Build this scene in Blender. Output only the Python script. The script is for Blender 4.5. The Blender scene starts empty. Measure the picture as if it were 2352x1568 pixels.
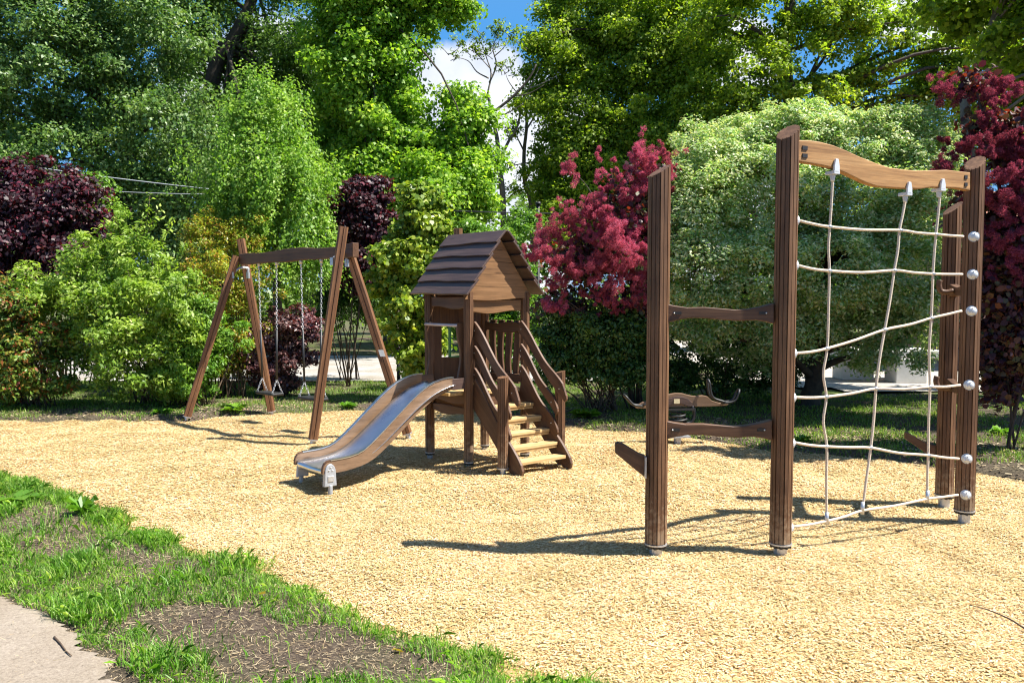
import bpy, bmesh, math, random
import numpy as np
from mathutils import Vector, Matrix
random.seed(7)
RNG = np.random.default_rng(7)
R = math.radians
SC = bpy.context.scene
COL = SC.collection
# ------------------------------------------------------------------ survey of the place (camera model used to lay out the site)
F, CU, CV, H, PITCH = 1866.0, 1176.0, 784.0, 1.72, R(3.19)
FWD = Vector((0, math.cos(PITCH), -math.sin(PITCH)))
UP = Vector((0, math.sin(PITCH), math.cos(PITCH)))
EYE = Vector((0, 0, H))
def ray(u, v):
    return Vector(((u-CU)/F, 0, 0)) + FWD + UP*((CV-v)/F)
def G(u, v, z=0.0):                     # sight line down to a level
    d = ray(u, v); return EYE + d*((z-H)/d.z)
def D(u, v, y):                         # sight line out to a distance
    d = ray(u, v); return EYE + d*(y/d.y)
def PL(u, v, p0, n):                    # sight line to a plane
    d = ray(u, v); return EYE + d*((p0-EYE).dot(n)/d.dot(n))
def proj(x, y, z):
    p = np.stack([x, y, z-H], -1)
    zc = p @ np.array(FWD); 
    return CU + F*p[..., 0]/zc, CV - F*(p @ np.array(UP))/zc
# ------------------------------------------------------------------ objects
def tag(o, label=None, cat=None, group=None, kind=None):
    if label: o['label'] = label
    if cat: o['category'] = cat
    if group: o['group'] = group
    if kind: o['kind'] = kind
    return o
def thing(name, label, cat, loc=(0, 0, 0), group=None):
    o = bpy.data.objects.new(name, None); COL.objects.link(o)
    o.empty_display_size = .2; o.location = loc
    return tag(o, label, cat, group)
def link(name, me, mat, parent=None):
    if mat is not None and not me.materials: me.materials.append(mat)
    o = bpy.data.objects.new(name, me); COL.objects.link(o)
    if parent is not None:
        o.parent = parent
        p = parent; off = Vector((0, 0, 0))
        while p is not None:
            off += Vector(p.location); p = p.parent
        o.location = -off                # meshes are written in site coordinates
    return o
def frame(g):
    g = Vector(g).normalized()
    a = g.cross(Vector((0, 0, 1)))
    if a.length < .05: a = g.cross(Vector((0, 1, 0)))
    a.normalize(); return g, a, g.cross(a)
class MB:
    def __init__(s): s.v = []; s.f = []; s.g = []; s.sm = []
    def add(s, vs, fs, fr=None, smooth=False):
        k = len(s.v); fr = fr or frame((1, 0, 0)); o = random.uniform(0, 40)
        for p in vs:
            p = Vector(p); s.v.append(p); s.g.append((p.dot(fr[0])+o, p.dot(fr[1])+o*.37, p.dot(fr[2])+o*.21))
        for f in fs: s.f.append([k+i for i in f]); s.sm.append(smooth)
    def prism(s, out, th, g):           # flat board: outline in space, thickness vector, grain direction
        n = len(out); th = Vector(th)
        nn = Vector((0, 0, 0))
        for i in range(n): nn += Vector(out[i]).cross(Vector(out[(i+1) % n]))
        if nn.dot(th) > 0: out = out[::-1]
        vs = [Vector(p) for p in out] + [Vector(p)+th for p in out]
        fs = [list(range(n)), list(range(2*n-1, n-1, -1))] + [[(i+1) % n, i, n+i, n+(i+1) % n] for i in range(n)]
        s.add(vs, fs, frame(g))
    def box(s, c, ax, g=None):          # centre, three half-axis vectors
        c = Vector(c); a, b, d = [Vector(q) for q in ax]
        vs = [c+a*i+b*j+d*k for i in (-1, 1) for j in (-1, 1) for k in (-1, 1)]
        fs = [[0, 1, 3, 2], [4, 6, 7, 5], [0, 4, 5, 1], [2, 3, 7, 6], [0, 2, 6, 4], [1, 5, 7, 3]]
        if a.cross(b).dot(d) < 0: fs = [f[::-1] for f in fs]
        s.add(vs, fs, frame(g or max(ax, key=lambda q: Vector(q).length)))
    def loft(s, p0, p1, prof, fr=None, top=None, smooth=False):   # profile swept p0 -> p1, optional slanted top
        p0, p1 = Vector(p0), Vector(p1); g, a, b = fr or frame(p1-p0)
        n = len(prof)
        lo = [p0+a*x+b*y for x, y in prof]; hi = [p1+a*x+b*y for x, y in prof]
        if top:
            hi = [q+(p1-p0).normalized()*(top[0]*(q-p1).x+top[1]*(q-p1).y) for q in hi]
        s.add(lo+hi, [list(range(n)), list(range(2*n-1, n-1, -1))] + [[(i+1) % n, i, n+i, n+(i+1) % n] for i in range(n)], (g, a, b), smooth)
    def tube(s, pts, r, k=8, smooth=True, cap=True):
        pts = [Vector(p) for p in pts]; n = len(pts)
        rs = list(r) if hasattr(r, '__len__') else [r]*n
        t0 = (pts[1]-pts[0]).normalized(); _, a, b = frame(t0)
        vs = []
        for i in range(n):
            t = (pts[min(i+1, n-1)]-pts[max(i-1, 0)]).normalized()
            a = (a-t*a.dot(t)).normalized(); b = t.cross(a)
            for j in range(k):
                q = 2*math.pi*j/k; vs.append(pts[i]+(a*math.cos(q)+b*math.sin(q))*rs[i])
        fs = [[i*k+j, i*k+(j+1) % k, (i+1)*k+(j+1) % k, (i+1)*k+j] for i in range(n-1) for j in range(k)]
        if cap: fs += [list(range(k))[::-1], list(range((n-1)*k, n*k))]
        s.add(vs, fs, frame(pts[-1]-pts[0]), smooth)
    def ball(s, c, r, ax=(0, 0, 1), lo=-1.0, k=14, m=7):           # sphere or cap cut at lo*r
        c = Vector(c); g, a, b = frame(ax); vs = []; t0 = math.acos(max(-1, lo))
        for i in range(m+1):
            t = t0*i/m
            for j in range(k):
                q = 2*math.pi*j/k
                vs.append(c+g*r*math.cos(t)+(a*math.cos(q)+b*math.sin(q))*r*max(math.sin(t), 1e-4))
        fs = [[i*k+j, (i+1)*k+j, (i+1)*k+(j+1) % k, i*k+(j+1) % k] for i in range(m) for j in range(k)]
        fs.append(list(range(m*k, (m+1)*k))[::-1])
        s.add(vs, fs, None, True)
    def build(s, name, mat, parent=None, bevel=0, seg=2):
        me = bpy.data.meshes.new(name)
        me.from_pydata([tuple(p) for p in s.v], [], s.f)
        me.polygons.foreach_set('use_smooth', s.sm)
        at = me.attributes.new('gr', 'FLOAT_VECTOR', 'POINT')
        at.data.foreach_set('vector', np.array(s.g, dtype=np.float32).ravel())
        me.update()
        o = link(name, me, mat, parent)
        if bevel:
            m = o.modifiers.new('edge', 'BEVEL'); m.width = bevel; m.segments = seg; m.limit_method = 'ANGLE'; m.angle_limit = R(38)
            m.harden_normals = False
        return o
def cat(pts, n=6):                      # smooth curve through points
    P = [Vector(p) for p in pts]; P = [P[0]*2-P[1]]+P+[P[-1]*2-P[-2]]; out = []
    for i in range(1, len(P)-2):
        a, b, c, d = P[i-1:i+3]
        for k in range(n):
            t = k/n
            out.append(.5*((2*b)+(c-a)*t+(2*a-5*b+4*c-d)*t*t+(3*b-a-3*c+d)*t**3))
    out.append(P[-2]); return out
def quads(name, V, mat, parent=None, smooth=False):   # V (N,k,3): N separate k-sided faces
    N, k = V.shape[:2]
    me = bpy.data.meshes.new(name)
    me.vertices.add(N*k); me.vertices.foreach_set('co', np.ascontiguousarray(V, dtype=np.float32).ravel())
    me.loops.add(N*k); me.loops.foreach_set('vertex_index', np.arange(N*k, dtype=np.int32))
    me.polygons.add(N); me.polygons.foreach_set('loop_start', np.arange(0, N*k, k, dtype=np.int32))
    me.polygons.foreach_set('loop_total', np.full(N, k, dtype=np.int32))
    if smooth: me.polygons.foreach_set('use_smooth', np.ones(N, dtype=bool))
    me.update(calc_edges=True)
    return link(name, me, mat, parent)
# ------------------------------------------------------------------ materials
def nmat(name):
    m = bpy.data.materials.new(name); m.use_nodes = True
    nt = m.node_tree; nt.nodes.clear()
    return m, nt, (lambda t, **k: _node(nt, t, **k))
def _node(nt, t, **k):
    n = nt.nodes.new('ShaderNode'+t)
    for a, b in k.items():
        if a.startswith('_'): setattr(n, a[1:], b)
        else: n.inputs[a.replace('__', ' ')].default_value = b
    return n
def ramp(nt, stops, interp='LINEAR'):
    n = nt.nodes.new('ShaderNodeValToRGB'); n.color_ramp.interpolation = interp
    e = n.color_ramp.elements
    while len(e) < len(stops): e.new(.5)
    for q, (p, c) in zip(e, stops):
        q.position = p; q.color = (*c, 1) if len(c) == 3 else c
    return n
def finish(nt, sh):
    o = nt.nodes.new('ShaderNodeOutputMaterial'); nt.links.new(sh, o.inputs['Surface'])
def wood(name, dark, mid, light, rough=.55, bump=.25, weather=.5, spec=.35, splash=0):
    m, nt, N = nmat(name); L = nt.links.new
    a = N('Attribute', _attribute_name='gr')
    mp = N('Mapping'); mp.inputs['Scale'].default_value = (1.3, 26, 26); L(a.outputs['Vector'], mp.inputs['Vector'])
    n1 = N('TexNoise', Scale=1.0, Detail=5.0, Roughness=.62, Distortion=.6); L(mp.outputs[0], n1.inputs['Vector'])
    mp2 = N('Mapping'); mp2.inputs['Scale'].default_value = (5, 160, 160); L(a.outputs['Vector'], mp2.inputs['Vector'])
    n2 = N('TexNoise', Scale=1.0, Detail=3.0, Roughness=.6); L(mp2.outputs[0], n2.inputs['Vector'])
    n3 = N('TexNoise', Scale=2.3, Detail=3.0, Roughness=.6); L(a.outputs['Vector'], n3.inputs['Vector'])
    r = ramp(nt, [(.28, dark), (.5, mid), (.74, light)]); L(n1.outputs['Fac'], r.inputs[0])
    mx = N('Mix', _data_type='RGBA', _blend_type='MULTIPLY'); mx.inputs[0].default_value = .55
    r2 = ramp(nt, [(.3, (.55, .55, .55)), (.65, (1.12, 1.1, 1.08))]); L(n2.outputs['Fac'], r2.inputs[0])
    L(r.outputs[0], mx.inputs[6]); L(r2.outputs[0], mx.inputs[7])
    m2 = N('Mix', _data_type='RGBA', _blend_type='MULTIPLY'); m2.inputs[0].default_value = weather
    r3 = ramp(nt, [(.3, (.62, .6, .6)), (.7, (1.15, 1.15, 1.15))]); L(n3.outputs['Fac'], r3.inputs[0])
    L(mx.outputs[2], m2.inputs[6]); L(r3.outputs[0], m2.inputs[7])
    # knots
    mpk = N('Mapping'); mpk.inputs['Scale'].default_value = (2.2, 9, 9); L(a.outputs['Vector'], mpk.inputs['Vector'])
    vo = N('TexVoronoi', Scale=1.0); L(mpk.outputs[0], vo.inputs['Vector'])
    rk = ramp(nt, [(.05, (.45, .4, .36)), (.13, (1, 1, 1))]); L(vo.outputs['Distance'], rk.inputs[0])
    m3 = N('Mix', _data_type='RGBA', _blend_type='MULTIPLY'); m3.inputs[0].default_value = .8
    L(m2.outputs[2], m3.inputs[6]); L(rk.outputs[0], m3.inputs[7])
    col = m3.outputs[2]
    if splash:                           # dust and dried mud splashed up from the chips, and grey scuffs
        g = N('NewGeometry'); sx = N('SeparateXYZ'); L(g.outputs['Position'], sx.inputs[0])
        nz = N('TexNoise', Scale=24.0, Detail=6.0, Roughness=.7); L(g.outputs['Position'], nz.inputs['Vector'])
        zz = N('MapRange'); zz.inputs['From Min'].default_value = .04; zz.inputs['From Max'].default_value = .55; zz.inputs['To Min'].default_value = .34; zz.inputs['To Max'].default_value = .0; L(sx.outputs['Z'], zz.inputs['Value'])
        ad = N('Math', _operation='ADD'); L(zz.outputs[0], ad.inputs[0]); L(nz.outputs['Fac'], ad.inputs[1])
        k = ramp(nt, [(.64, (0, 0, 0)), (.86, (splash,)*3)]); L(ad.outputs[0], k.inputs[0])
        mz = N('Mix', _data_type='RGBA'); L(k.outputs[0], mz.inputs[0]); L(col, mz.inputs[6]); mz.inputs[7].default_value = (.34, .25, .16, 1); col = mz.outputs[2]
    b = N('BsdfPrincipled', Roughness=rough); b.inputs['Specular IOR Level'].default_value = spec
    L(col, b.inputs['Base Color'])
    rr = N('MapRange'); rr.inputs['To Min'].default_value = rough-.12; rr.inputs['To Max'].default_value = rough+.15
    L(n2.outputs['Fac'], rr.inputs['Value']); L(rr.outputs[0], b.inputs['Roughness'])
    bp = N('Bump', Strength=bump, Distance=.004); L(n2.outputs['Fac'], bp.inputs['Height']); L(bp.outputs[0], b.inputs['Normal'])
    finish(nt, b.outputs[0]); return m
def plain(name, col, rough=.5, metal=0.0, var=.15, scale=12, spec=.5, bump=0.0, bscale=60):
    m, nt, N = nmat(name); L = nt.links.new
    tc = N('TexCoord'); n = N('TexNoise', Scale=scale, Detail=5.0, Roughness=.65); L(tc.outputs['Object'], n.inputs['Vector'])
    r = ramp(nt, [(.3, tuple(c*(1-var) for c in col)), (.7, tuple(min(1, c*(1+var)) for c in col))]); L(n.outputs['Fac'], r.inputs[0])
    b = N('BsdfPrincipled', Roughness=rough, Metallic=metal); b.inputs['Specular IOR Level'].default_value = spec
    L(r.outputs[0], b.inputs['Base Color'])
    rr = N('MapRange'); rr.inputs['To Min'].default_value = max(.05, rough-.1); rr.inputs['To Max'].default_value = rough+.12
    L(n.outputs['Fac'], rr.inputs['Value']); L(rr.outputs[0], b.inputs['Roughness'])
    if bump:
        n2 = N('TexNoise', Scale=bscale, Detail=6.0, Roughness=.7); L(tc.outputs['Object'], n2.inputs['Vector'])
        bp = N('Bump', Strength=bump, Distance=.01); L(n2.outputs['Fac'], bp.inputs['Height']); L(bp.outputs[0], b.inputs['Normal'])
    finish(nt, b.outputs[0]); return m
def leafmat(name, cols, trans=.3, rough=.42, spec=.45, tcol=None, patch=.35):
    m, nt, N = nmat(name); L = nt.links.new
    g = N('NewGeometry')
    k = len(cols); r = ramp(nt, [(i/max(1, k-1), c) for i, c in enumerate(cols)]); L(g.outputs['Random Per Island'], r.inputs[0])
    tc = N('TexCoord'); n = N('TexNoise', Scale=1.6, Detail=2.0); L(tc.outputs['Object'], n.inputs['Vector'])
    hs = N('HueSaturation'); L(r.outputs[0], hs.inputs['Color'])
    a = N('MapRange'); a.inputs['From Min'].default_value = .3; a.inputs['From Max'].default_value = .7
    a.inputs['To Min'].default_value = .5-.025*patch/.35; a.inputs['To Max'].default_value = .5+.004*patch/.35; L(n.outputs['Fac'], a.inputs['Value']); L(a.outputs[0], hs.inputs['Hue'])
    v = N('MapRange'); v.inputs['From Min'].default_value = .3; v.inputs['From Max'].default_value = .7
    v.inputs['To Min'].default_value = 1+patch*.7; v.inputs['To Max'].default_value = 1-patch*.7; L(n.outputs['Fac'], v.inputs['Value']); L(v.outputs[0], hs.inputs['Value'])
    b = N('BsdfPrincipled', Roughness=rough); b.inputs['Specular IOR Level'].default_value = spec
    L(hs.outputs[0], b.inputs['Base Color'])
    t = N('BsdfTranslucent')
    mx = N('Mix', _data_type='RGBA', _blend_type='MULTIPLY'); mx.inputs[0].default_value = 1.0
    L(hs.outputs[0], mx.inputs[6]); mx.inputs[7].default_value = (*(tcol or (1.5, 1.6, .7)), 1); L(mx.outputs[2], t.inputs['Color'])
    ms = N('MixShader'); ms.inputs[0].default_value = trans; L(b.outputs[0], ms.inputs[1]); L(t.outputs[0], ms.inputs[2])
    finish(nt, ms.outputs[0]); return m
M = {}
M['post'] = wood('brown post timber', (.09, .043, .02), (.16, .08, .039), (.26, .14, .07), rough=.6, bump=.3, weather=.85, splash=.6)
M['board'] = wood('brown board timber', (.07, .034, .019), (.115, .058, .031), (.17, .09, .048), rough=.5, bump=.2)
M['roofb'] = wood('roof board timber', (.055, .034, .028), (.085, .052, .043), (.125, .08, .065), rough=.42, bump=.25, spec=.5)
M['beam'] = wood('honey beam timber', (.26, .13, .05), (.42, .225, .085), (.55, .32, .135), rough=.55, bump=.2, weather=.35)
M['tread'] = wood('pale tread timber', (.38, .24, .1), (.56, .38, .17), (.68, .5, .26), rough=.6, bump=.2, weather=.3)
M['gable'] = wood('gable timber', (.14, .07, .03), (.22, .115, .048), (.31, .17, .08), rough=.55, bump=.2)
M['rail'] = wood('slide panel laminate', (.15, .092, .054), (.215, .135, .082), (.28, .18, .112), rough=.45, bump=.08, weather=.3)
M['swing'] = wood('swing leg timber', (.1, .045, .021), (.19, .088, .04), (.28, .145, .068), rough=.55, bump=.25)
M['steel'] = plain('brushed steel', (.62, .65, .7), rough=.3, metal=1.0, var=.08, scale=5)
M['zinc'] = plain('galvanised metal', (.55, .56, .58), rough=.42, metal=.75, var=.14, scale=30)
M['cast'] = plain('grey cast foot', (.38, .4, .43), rough=.4, metal=.3, var=.08, scale=20)
M['knob'] = plain('pale grey plastic', (.6, .62, .64), rough=.35, var=.05, scale=20)
M['rope'] = plain('cream rope', (.66, .55, .43), rough=.8, var=.16, scale=90, bump=.6, bscale=160)
M['black'] = plain('black rubber', (.015, .015, .016), rough=.5, var=.3, scale=20)
M['bolt'] = plain('bolt steel', (.7, .7, .7), rough=.3, metal=1, var=.1)
M['dark'] = plain('dark bolt cap', (.02, .018, .016), rough=.5, var=.2)
M['white'] = plain('white sticker', (.75, .75, .72), rough=.5, var=.05)
M['sticker'] = plain('pale yellow sticker', (.72, .62, .38), rough=.5, var=.08)
M['mauve'] = plain('mauve bar', (.5, .4, .38), rough=.45, var=.08)
M['green'] = plain('green window trim', (.05, .2, .06), rough=.45, var=.1)
M['bark'] = plain('dark bark', (.06, .045, .034), rough=.9, var=.45, scale=14, bump=.8, bscale=26)
M['barkg'] = plain('grey bark', (.16, .135, .11), rough=.9, var=.4, scale=10, bump=.7, bscale=22)
M['stem'] = plain('brown stems', (.1, .065, .04), rough=.85, var=.4, scale=20)
M['concrete'] = plain('pale concrete', (.58, .56, .52), rough=.85, var=.1, scale=6, bump=.3)
# ================================================================== climbing frame
def notched(rad, n=8, dep=.011, rot=0.0, gap=.15):
    out = []; d = 2*math.pi/n              # n flat faces, a deep groove at each corner and a narrow one down each face
    for k in range(n):
        a0 = rot+k*d; am = a0+d/2; ap = rad*math.cos(d/2*(1-gap))
        for q, rr in ((a0+gap*d*.5, rad), (am-.03, ap/math.cos(.03)), (am-.024, ap-dep*.8), (am+.024, ap-dep*.8), (am+.03, ap/math.cos(.03)), (a0+d-gap*d*.5, rad), (a0+d-gap*d*.22, rad-dep), (a0+d+gap*d*.22, rad-dep)):
            out.append((rr*math.cos(q), rr*math.sin(q)))
    return out
def square(w, groove=.008, gw=.006):
    c = w-.012; out = []
    for k in range(4):
        q = math.pi/2*k; cs, sn = math.cos(q), math.sin(q)
        for x, y in ((w, -c), (w, -gw), (w-groove, -gw*.6), (w-groove, gw*.6), (w, gw), (w, c)):
            out.append((x*cs-y*sn, x*sn+y*cs))
    return out
def disc(r, n=20): return [(r*math.cos(2*math.pi*k/n), r*math.sin(2*math.pi*k/n)) for k in range(n)]
def post(parent, base, ztop, rad, slant=(0, 0), lift=.065, mat='post', prof=None, n=8, rot=-.08, foot=.6):
    b = MB(); Z = Vector((0, 0, 1)); fr = (Z, Vector((1, 0, 0)), Vector((0, 1, 0)))
    b.loft(base+Z*lift, Vector((base.x, base.y, ztop)), prof or notched(rad, n, rad*.15, rot), fr, slant)
    po = b.build('post', M[mat], parent)
    f = MB(); f.loft(base-Z*.15, base+Z*(lift-.012), disc(rad*foot, 16), fr)
    f.loft(base+Z*(lift-.014), base+Z*(lift-.004), disc(rad*1.03, 24), fr)
    f.build('post_foot', M['zinc'], po)
    k = MB(); gear = []
    for i in range(40):
        q = 2*math.pi*i/40; rr = rad*(.97 if i % 4 < 2 else .74); gear.append((rr*math.cos(q), rr*math.sin(q)))
    k.loft(base+Z*(lift-.034), base+Z*(lift-.0145), gear, fr); k.build('foot_gasket', M['dark'], po)
    return po
CF = thing('climbing_frame', 'brown timber climbing frame with a cream rope net and a wavy honey coloured top beam', 'climbing frame', tuple(G(1791, 1268)))
PA, PB, PC, PE = G(1506, 1272), G(1792, 1271), G(2214, 1196), G(2168, 1159)
for p, vt, sl in ((PA, 392, (.55, .25)), (PB, 303, (.55, .55)), (PC, 374, (.6, .55)), (PE, 478, (.75, .1))):
    zt = D(0, vt, p.y).z
    post(CF, p, zt, .073, sl, lift=.082 if p.x < 2 else .095)
def perp(d): return Vector((d.y, -d.x, 0)).normalized()      # towards the viewer's side for d pointing right
dBC = (PC-PB); dBC.z = 0; dBC.normalize(); nBC = perp(dBC)
pl0 = PB+nBC*.045
top = [(1832, 322), (1858, 322), (1885, 326), (1915, 334), (1945, 346), (1975, 360), (2010, 374), (2045, 385), (2080, 390), (2115, 392), (2150, 391), (2175, 390), (2200, 393), (2229, 396)]
bot = [(2229, 438), (2200, 432), (2170, 431), (2140, 430), (2115, 434), (2085, 433), (2050, 431), (2015, 428), (1990, 420), (1965, 408), (1940, 396), (1915, 386), (1885, 379), (1855, 374), (1832, 370)]
b = MB(); b.prism([PL(u, v, pl0, nBC) for u, v in top+bot], -nBC*.05, dBC)
bm_ = b.build('top_beam', M['beam'], CF, bevel=.006, seg=3)
for u in (1848, 2218):
    for v in ((340, 358) if u < 2000 else (407, 424)):
        c = PL(u, v, pl0, nBC)+nBC*.0015; s = MB()
        s.box(c, (dBC*(.022 if u < 2000 else .015), Vector((0, 0, .013)), nBC*.004)); s.build('slot', M['dark'], bm_)
hang = []
for u, v0, v1 in ((1918, 364, 398), (2085, 417, 447), (2162, 410, 437)):
    a, c = PL(u, v0, pl0, nBC), PL(u, v1, pl0, nBC)
    m = MB(); Z = Vector((0, 0, 1))
    h = (a-c).length
    o_ = [c-dBC*.024, c+dBC*.024, c+dBC*.024+Z*h*.45, c+dBC*.012+Z*h*.95, c-dBC*.012+Z*h*.95, c-dBC*.024+Z*h*.45]
    m.prism([p+nBC*.018 for p in o_], -nBC*.016, dBC)
    m.box(c-nBC*.022+Z*.004, (dBC*.026, nBC*.04, Z*.012))
    m.tube([c-nBC*.02-Z*.006, c-nBC*.02-Z*.05], [.02, .013], 10)
    m.build('rope_hanger', M['knob'], CF, bevel=.003)
net0 = PB+nBC*.02
hor = [[(1836, 507), (1870, 515), (1906, 521), (1985, 528), (2068, 529), (2108, 535), (2150, 538), (2180, 541), (2212, 543)],
       [(1833, 610), (1868, 618), (1905, 622), (1980, 626), (2055, 621), (2097, 626), (2143, 629), (2178, 630), (2210, 630)],
       [(1828, 811), (1862, 808), (1900, 800), (1964, 781), (2032, 757), (2090, 745), (2140, 730), (2175, 722), (2208, 714)],
       [(1827, 912), (1862, 913), (1898, 911), (1957, 903), (2012, 892), (2075, 893), (2136, 888), (2172, 888), (2205, 884)],
       [(1825, 1016), (1860, 1022), (1899, 1025), (1950, 1027), (2000, 1028), (2065, 1040), (2132, 1045), (2166, 1050), (2202, 1053)],
       [(1823, 1209), (1860, 1204), (1899, 1196), (1940, 1186), (1981, 1172), (2055, 1161), (2130, 1145), (2165, 1141), (2200, 1136)]]
ver = [[(1913, 402), (1910, 460), (1906, 521), (1903, 570), (1905, 622), (1903, 710), (1900, 800), (1891, 858), (1898, 911), (1891, 968), (1899, 1025), (1898, 1100), (1899, 1196)],
       [(2081, 452), (2074, 490), (2066, 529), (2062, 575), (2054, 622), (2044, 690), (2032, 757), (2021, 820), (2012, 892), (2007, 960), (2000, 1028), (1990, 1100), (1981, 1172)],
       [(2160, 441), (2155, 490), (2150, 538), (2146, 580), (2143, 629), (2141, 680), (2139, 730), (2134, 810), (2136, 888), (2133, 965), (2132, 1045), (2130, 1095), (2130, 1145)]]
net = bpy.data.objects.new('rope_net', None); COL.objects.link(net); net.parent = CF; net.location = PB-Vector(CF.location)
for hh in hor:
    m = MB(); m.tube(cat([PL(u, v, net0, nBC) for u, v in hh], 4), .0095, 8); m.build('cross_rope', M['rope'], net)
for vv in ver:
    m = MB(); m.tube(cat([PL(u, v, net0-nBC*.012, nBC) for u, v in vv], 4), .0092, 8); m.build('hanging_rope', M['rope'], net)
for hh, js in ((h, (2, 4, 6)) for h in hor[:5]):
    for j in js:
        c = PL(*hh[j], net0, nBC); m = MB(); m.tube([c-dBC*.015, c+dBC*.015], .0122, 8); m.build('rope_clamp', M['zinc'], net)
for vv in ver:
    c = PL(*vv[-1], net0, nBC); m = MB(); m.tube([c-Vector((0, 0, .025)), c+Vector((0, 0, .06))], .014, 8); m.build('rope_clamp', M['zinc'], net)
for hh in hor:
    for e, P, sg in ((0, PB, 1), (-1, PC, -1)):
        c = PL(*hh[e], net0, nBC)
        if e == 0:
            m = MB(); a = Vector((PB.x, PB.y, c.z))+dBC*.062+nBC*.01; m.ball(a, .034, dBC, lo=-.1)
            m.loft(a-dBC*.012, a+dBC*.006, disc(.04, 18), None)
        else:
            m = MB(); ax = (-dBC*.75+nBC*.66).normalized(); a = Vector((PC.x, PC.y, c.z))+ax*.062; m.ball(a, .035, ax, lo=-.1)
            m.loft(a-ax*.01, a+ax*.008, disc(.039, 18), None)
            for q in (.4, 2.5, 4.6):
                g, x, y = frame(ax); w = a+ax*.03+(x*math.cos(q)+y*math.sin(q))*.02
                m.loft(w, w+ax*.008, disc(.005, 8), (g, x, y))
        m.build('rope_anchor', M['knob'], CF)
dAB = PB-PA; dAB.z = 0; dAB.normalize(); nAB = perp(dAB)
p0 = PA+nAB*.03
r_top = [(1527, 697), (1552, 702), (1580, 706), (1620, 705), (1655, 708), (1690, 711), (1720, 709), (1748, 704), (1778, 696)]
r_bot = [(1778, 744), (1760, 739), (1735, 735), (1700, 737), (1660, 735), (1620, 731), (1590, 730), (1562, 734), (1527, 743)]
def rung(parent, P, Q, shape, off, th=.055):
    m = MB(); m.prism(shape, off, Q-P); return m.build('rung', M['board'], parent, bevel=.007, seg=3)
for dv in (0, 268):
    sh = [PL(u-(0 if dv == 0 else 4), v+dv, p0, nAB) for u, v in r_top+r_bot]
    rg = rung(CF, PA, PB, sh, -nAB*.06)
    for u, du in ((1556, 1), (1752, -1)):
        m = MB(); k = MB()
        c = PL(u-(0 if dv == 0 else 4), 719+dv, p0, nAB)
        m.box(c+nAB*.0015, (dAB*.026, Vector((0, 0, .009)), nAB*.003))
        k.ball(c+nAB*.004-dAB*du*.022, .006, nAB, lo=0)
        m.build('slot', M['dark'], rg); k.build('bolt', M['bolt'], rg)
dEC = PC-PE; dEC.z = 0; L_EC = dEC.length; dEC.normalize(); nEC = perp(dEC)
if nEC.x > 0: nEC = -nEC
for zc in (D(0, 668, 6.45).z, D(0, 888, 6.45).z):
    Z = Vector((0, 0, 1)); P = Vector((PE.x, PE.y, zc)); n = 9
    up_ = [P+dEC*(L_EC*t)+Z*(.034+.03*abs(2*t-1)**2+.006*math.sin(9*t)) for t in [i/n for i in range(n+1)]]
    dn_ = [P+dEC*(L_EC*t)-Z*(.034+.035*abs(2*t-1)**2-.006*math.sin(9*t)) for t in [i/n for i in range(n, -1, -1)]]
    rung(CF, PE, PC, [q+nEC*.03 for q in up_+dn_], -nEC*.06)
    m = MB()                                # curved hand hold on the near side of the rung
    c = P+dEC*(L_EC*.42)+nEC*.04
    m.tube(cat([c, c+nEC*.05-Z*.01, c+nEC*.09+Z*.0, c+nEC*.105+Z*.045, c+nEC*.1+Z*.085], 5), .021, 10)
    m.build('hand_hold', M['board'], CF)
fp = PA-nAB*.0
m = MB(); m.prism([PL(u, v, fp+nAB*.01, nAB) for u, v in ((1414, 1019), (1420, 1015), (1432, 1019), (1450, 1030), (1468, 1041), (1484, 1047), (1484, 1097), (1474, 1090), (1450, 1071), (1430, 1054), (1414, 1041))], -nAB*.05, Vector((1, 0, -.5)))
m.build('foot_peg', M['board'], CF, bevel=.006)
m = MB(); c0 = PL(1482, 1072, fp+nAB*.03, nAB); m.box(c0, (dAB*.004, Vector((0, 0, .07)), nAB*.028)); m.build('peg_bracket', M['zinc'], CF)
m = MB(); qn = Vector((-.2, -1, 0)).normalized(); q1 = PE+qn*.02
m.prism([PL(u, v, q1, qn) for u, v in ((2080, 993), (2086, 993), (2110, 1007), (2130, 1018), (2150, 1022), (2150, 1052), (2130, 1042), (2105, 1025), (2080, 1008))], -qn*.05, Vector((1, 0, -.5)))
m.build('foot_peg', M['board'], CF, bevel=.006)

# ================================================================== swing set
SW = thing('swing_set', 'brown timber A-frame swing set with a wavy dark beam beside the slide', 'swing set', tuple(G(660, 985)))
L1, L2, R1, R2 = G(428, 963), G(625, 951), G(718, 1017), G(938, 1003)
BL, BR = D(548, 603, 11.58), D(806, 585, 9.74)
bd = BR-BL; bd.z = 0; bd.normalize(); bn = perp(bd); Z = Vector((0, 0, 1))
zb = 2.24
for base, tp in ((L1, D(543, 588, 11.50)), (L2, D(553, 549, 11.72)), (R1, D(789, 521, 9.58)), (R2, D(806, 590, 9.86))):
    ax = (tp-base).normalized(); fr = frame(ax)
    m = MB(); m.loft(base+ax*.045, tp, square(.053, .009, .007), fr); lg = m.build('leg', M['swing'], SW)
    m = MB(); m.loft(base-ax*.15, base+ax*.04, disc(.03, 14), fr); m.loft(base+ax*.036, base+ax*.047, square(.055, .002, .004), fr); m.build('leg_foot', M['zinc'], lg)
    if base is R2:
        c = base+ax*((tp-base).length*.47)-Vector((0, 1, 0))*.06+Vector((.012, 0, 0))
        m = MB(); m.box(c, (Vector((.03, 0, 0)), Vector((0, .002, 0)), ax*.042)); m.build('sticker', M['white'], lg)
p0 = Vector((BL.x, BL.y, 0))+bn*.045
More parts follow.
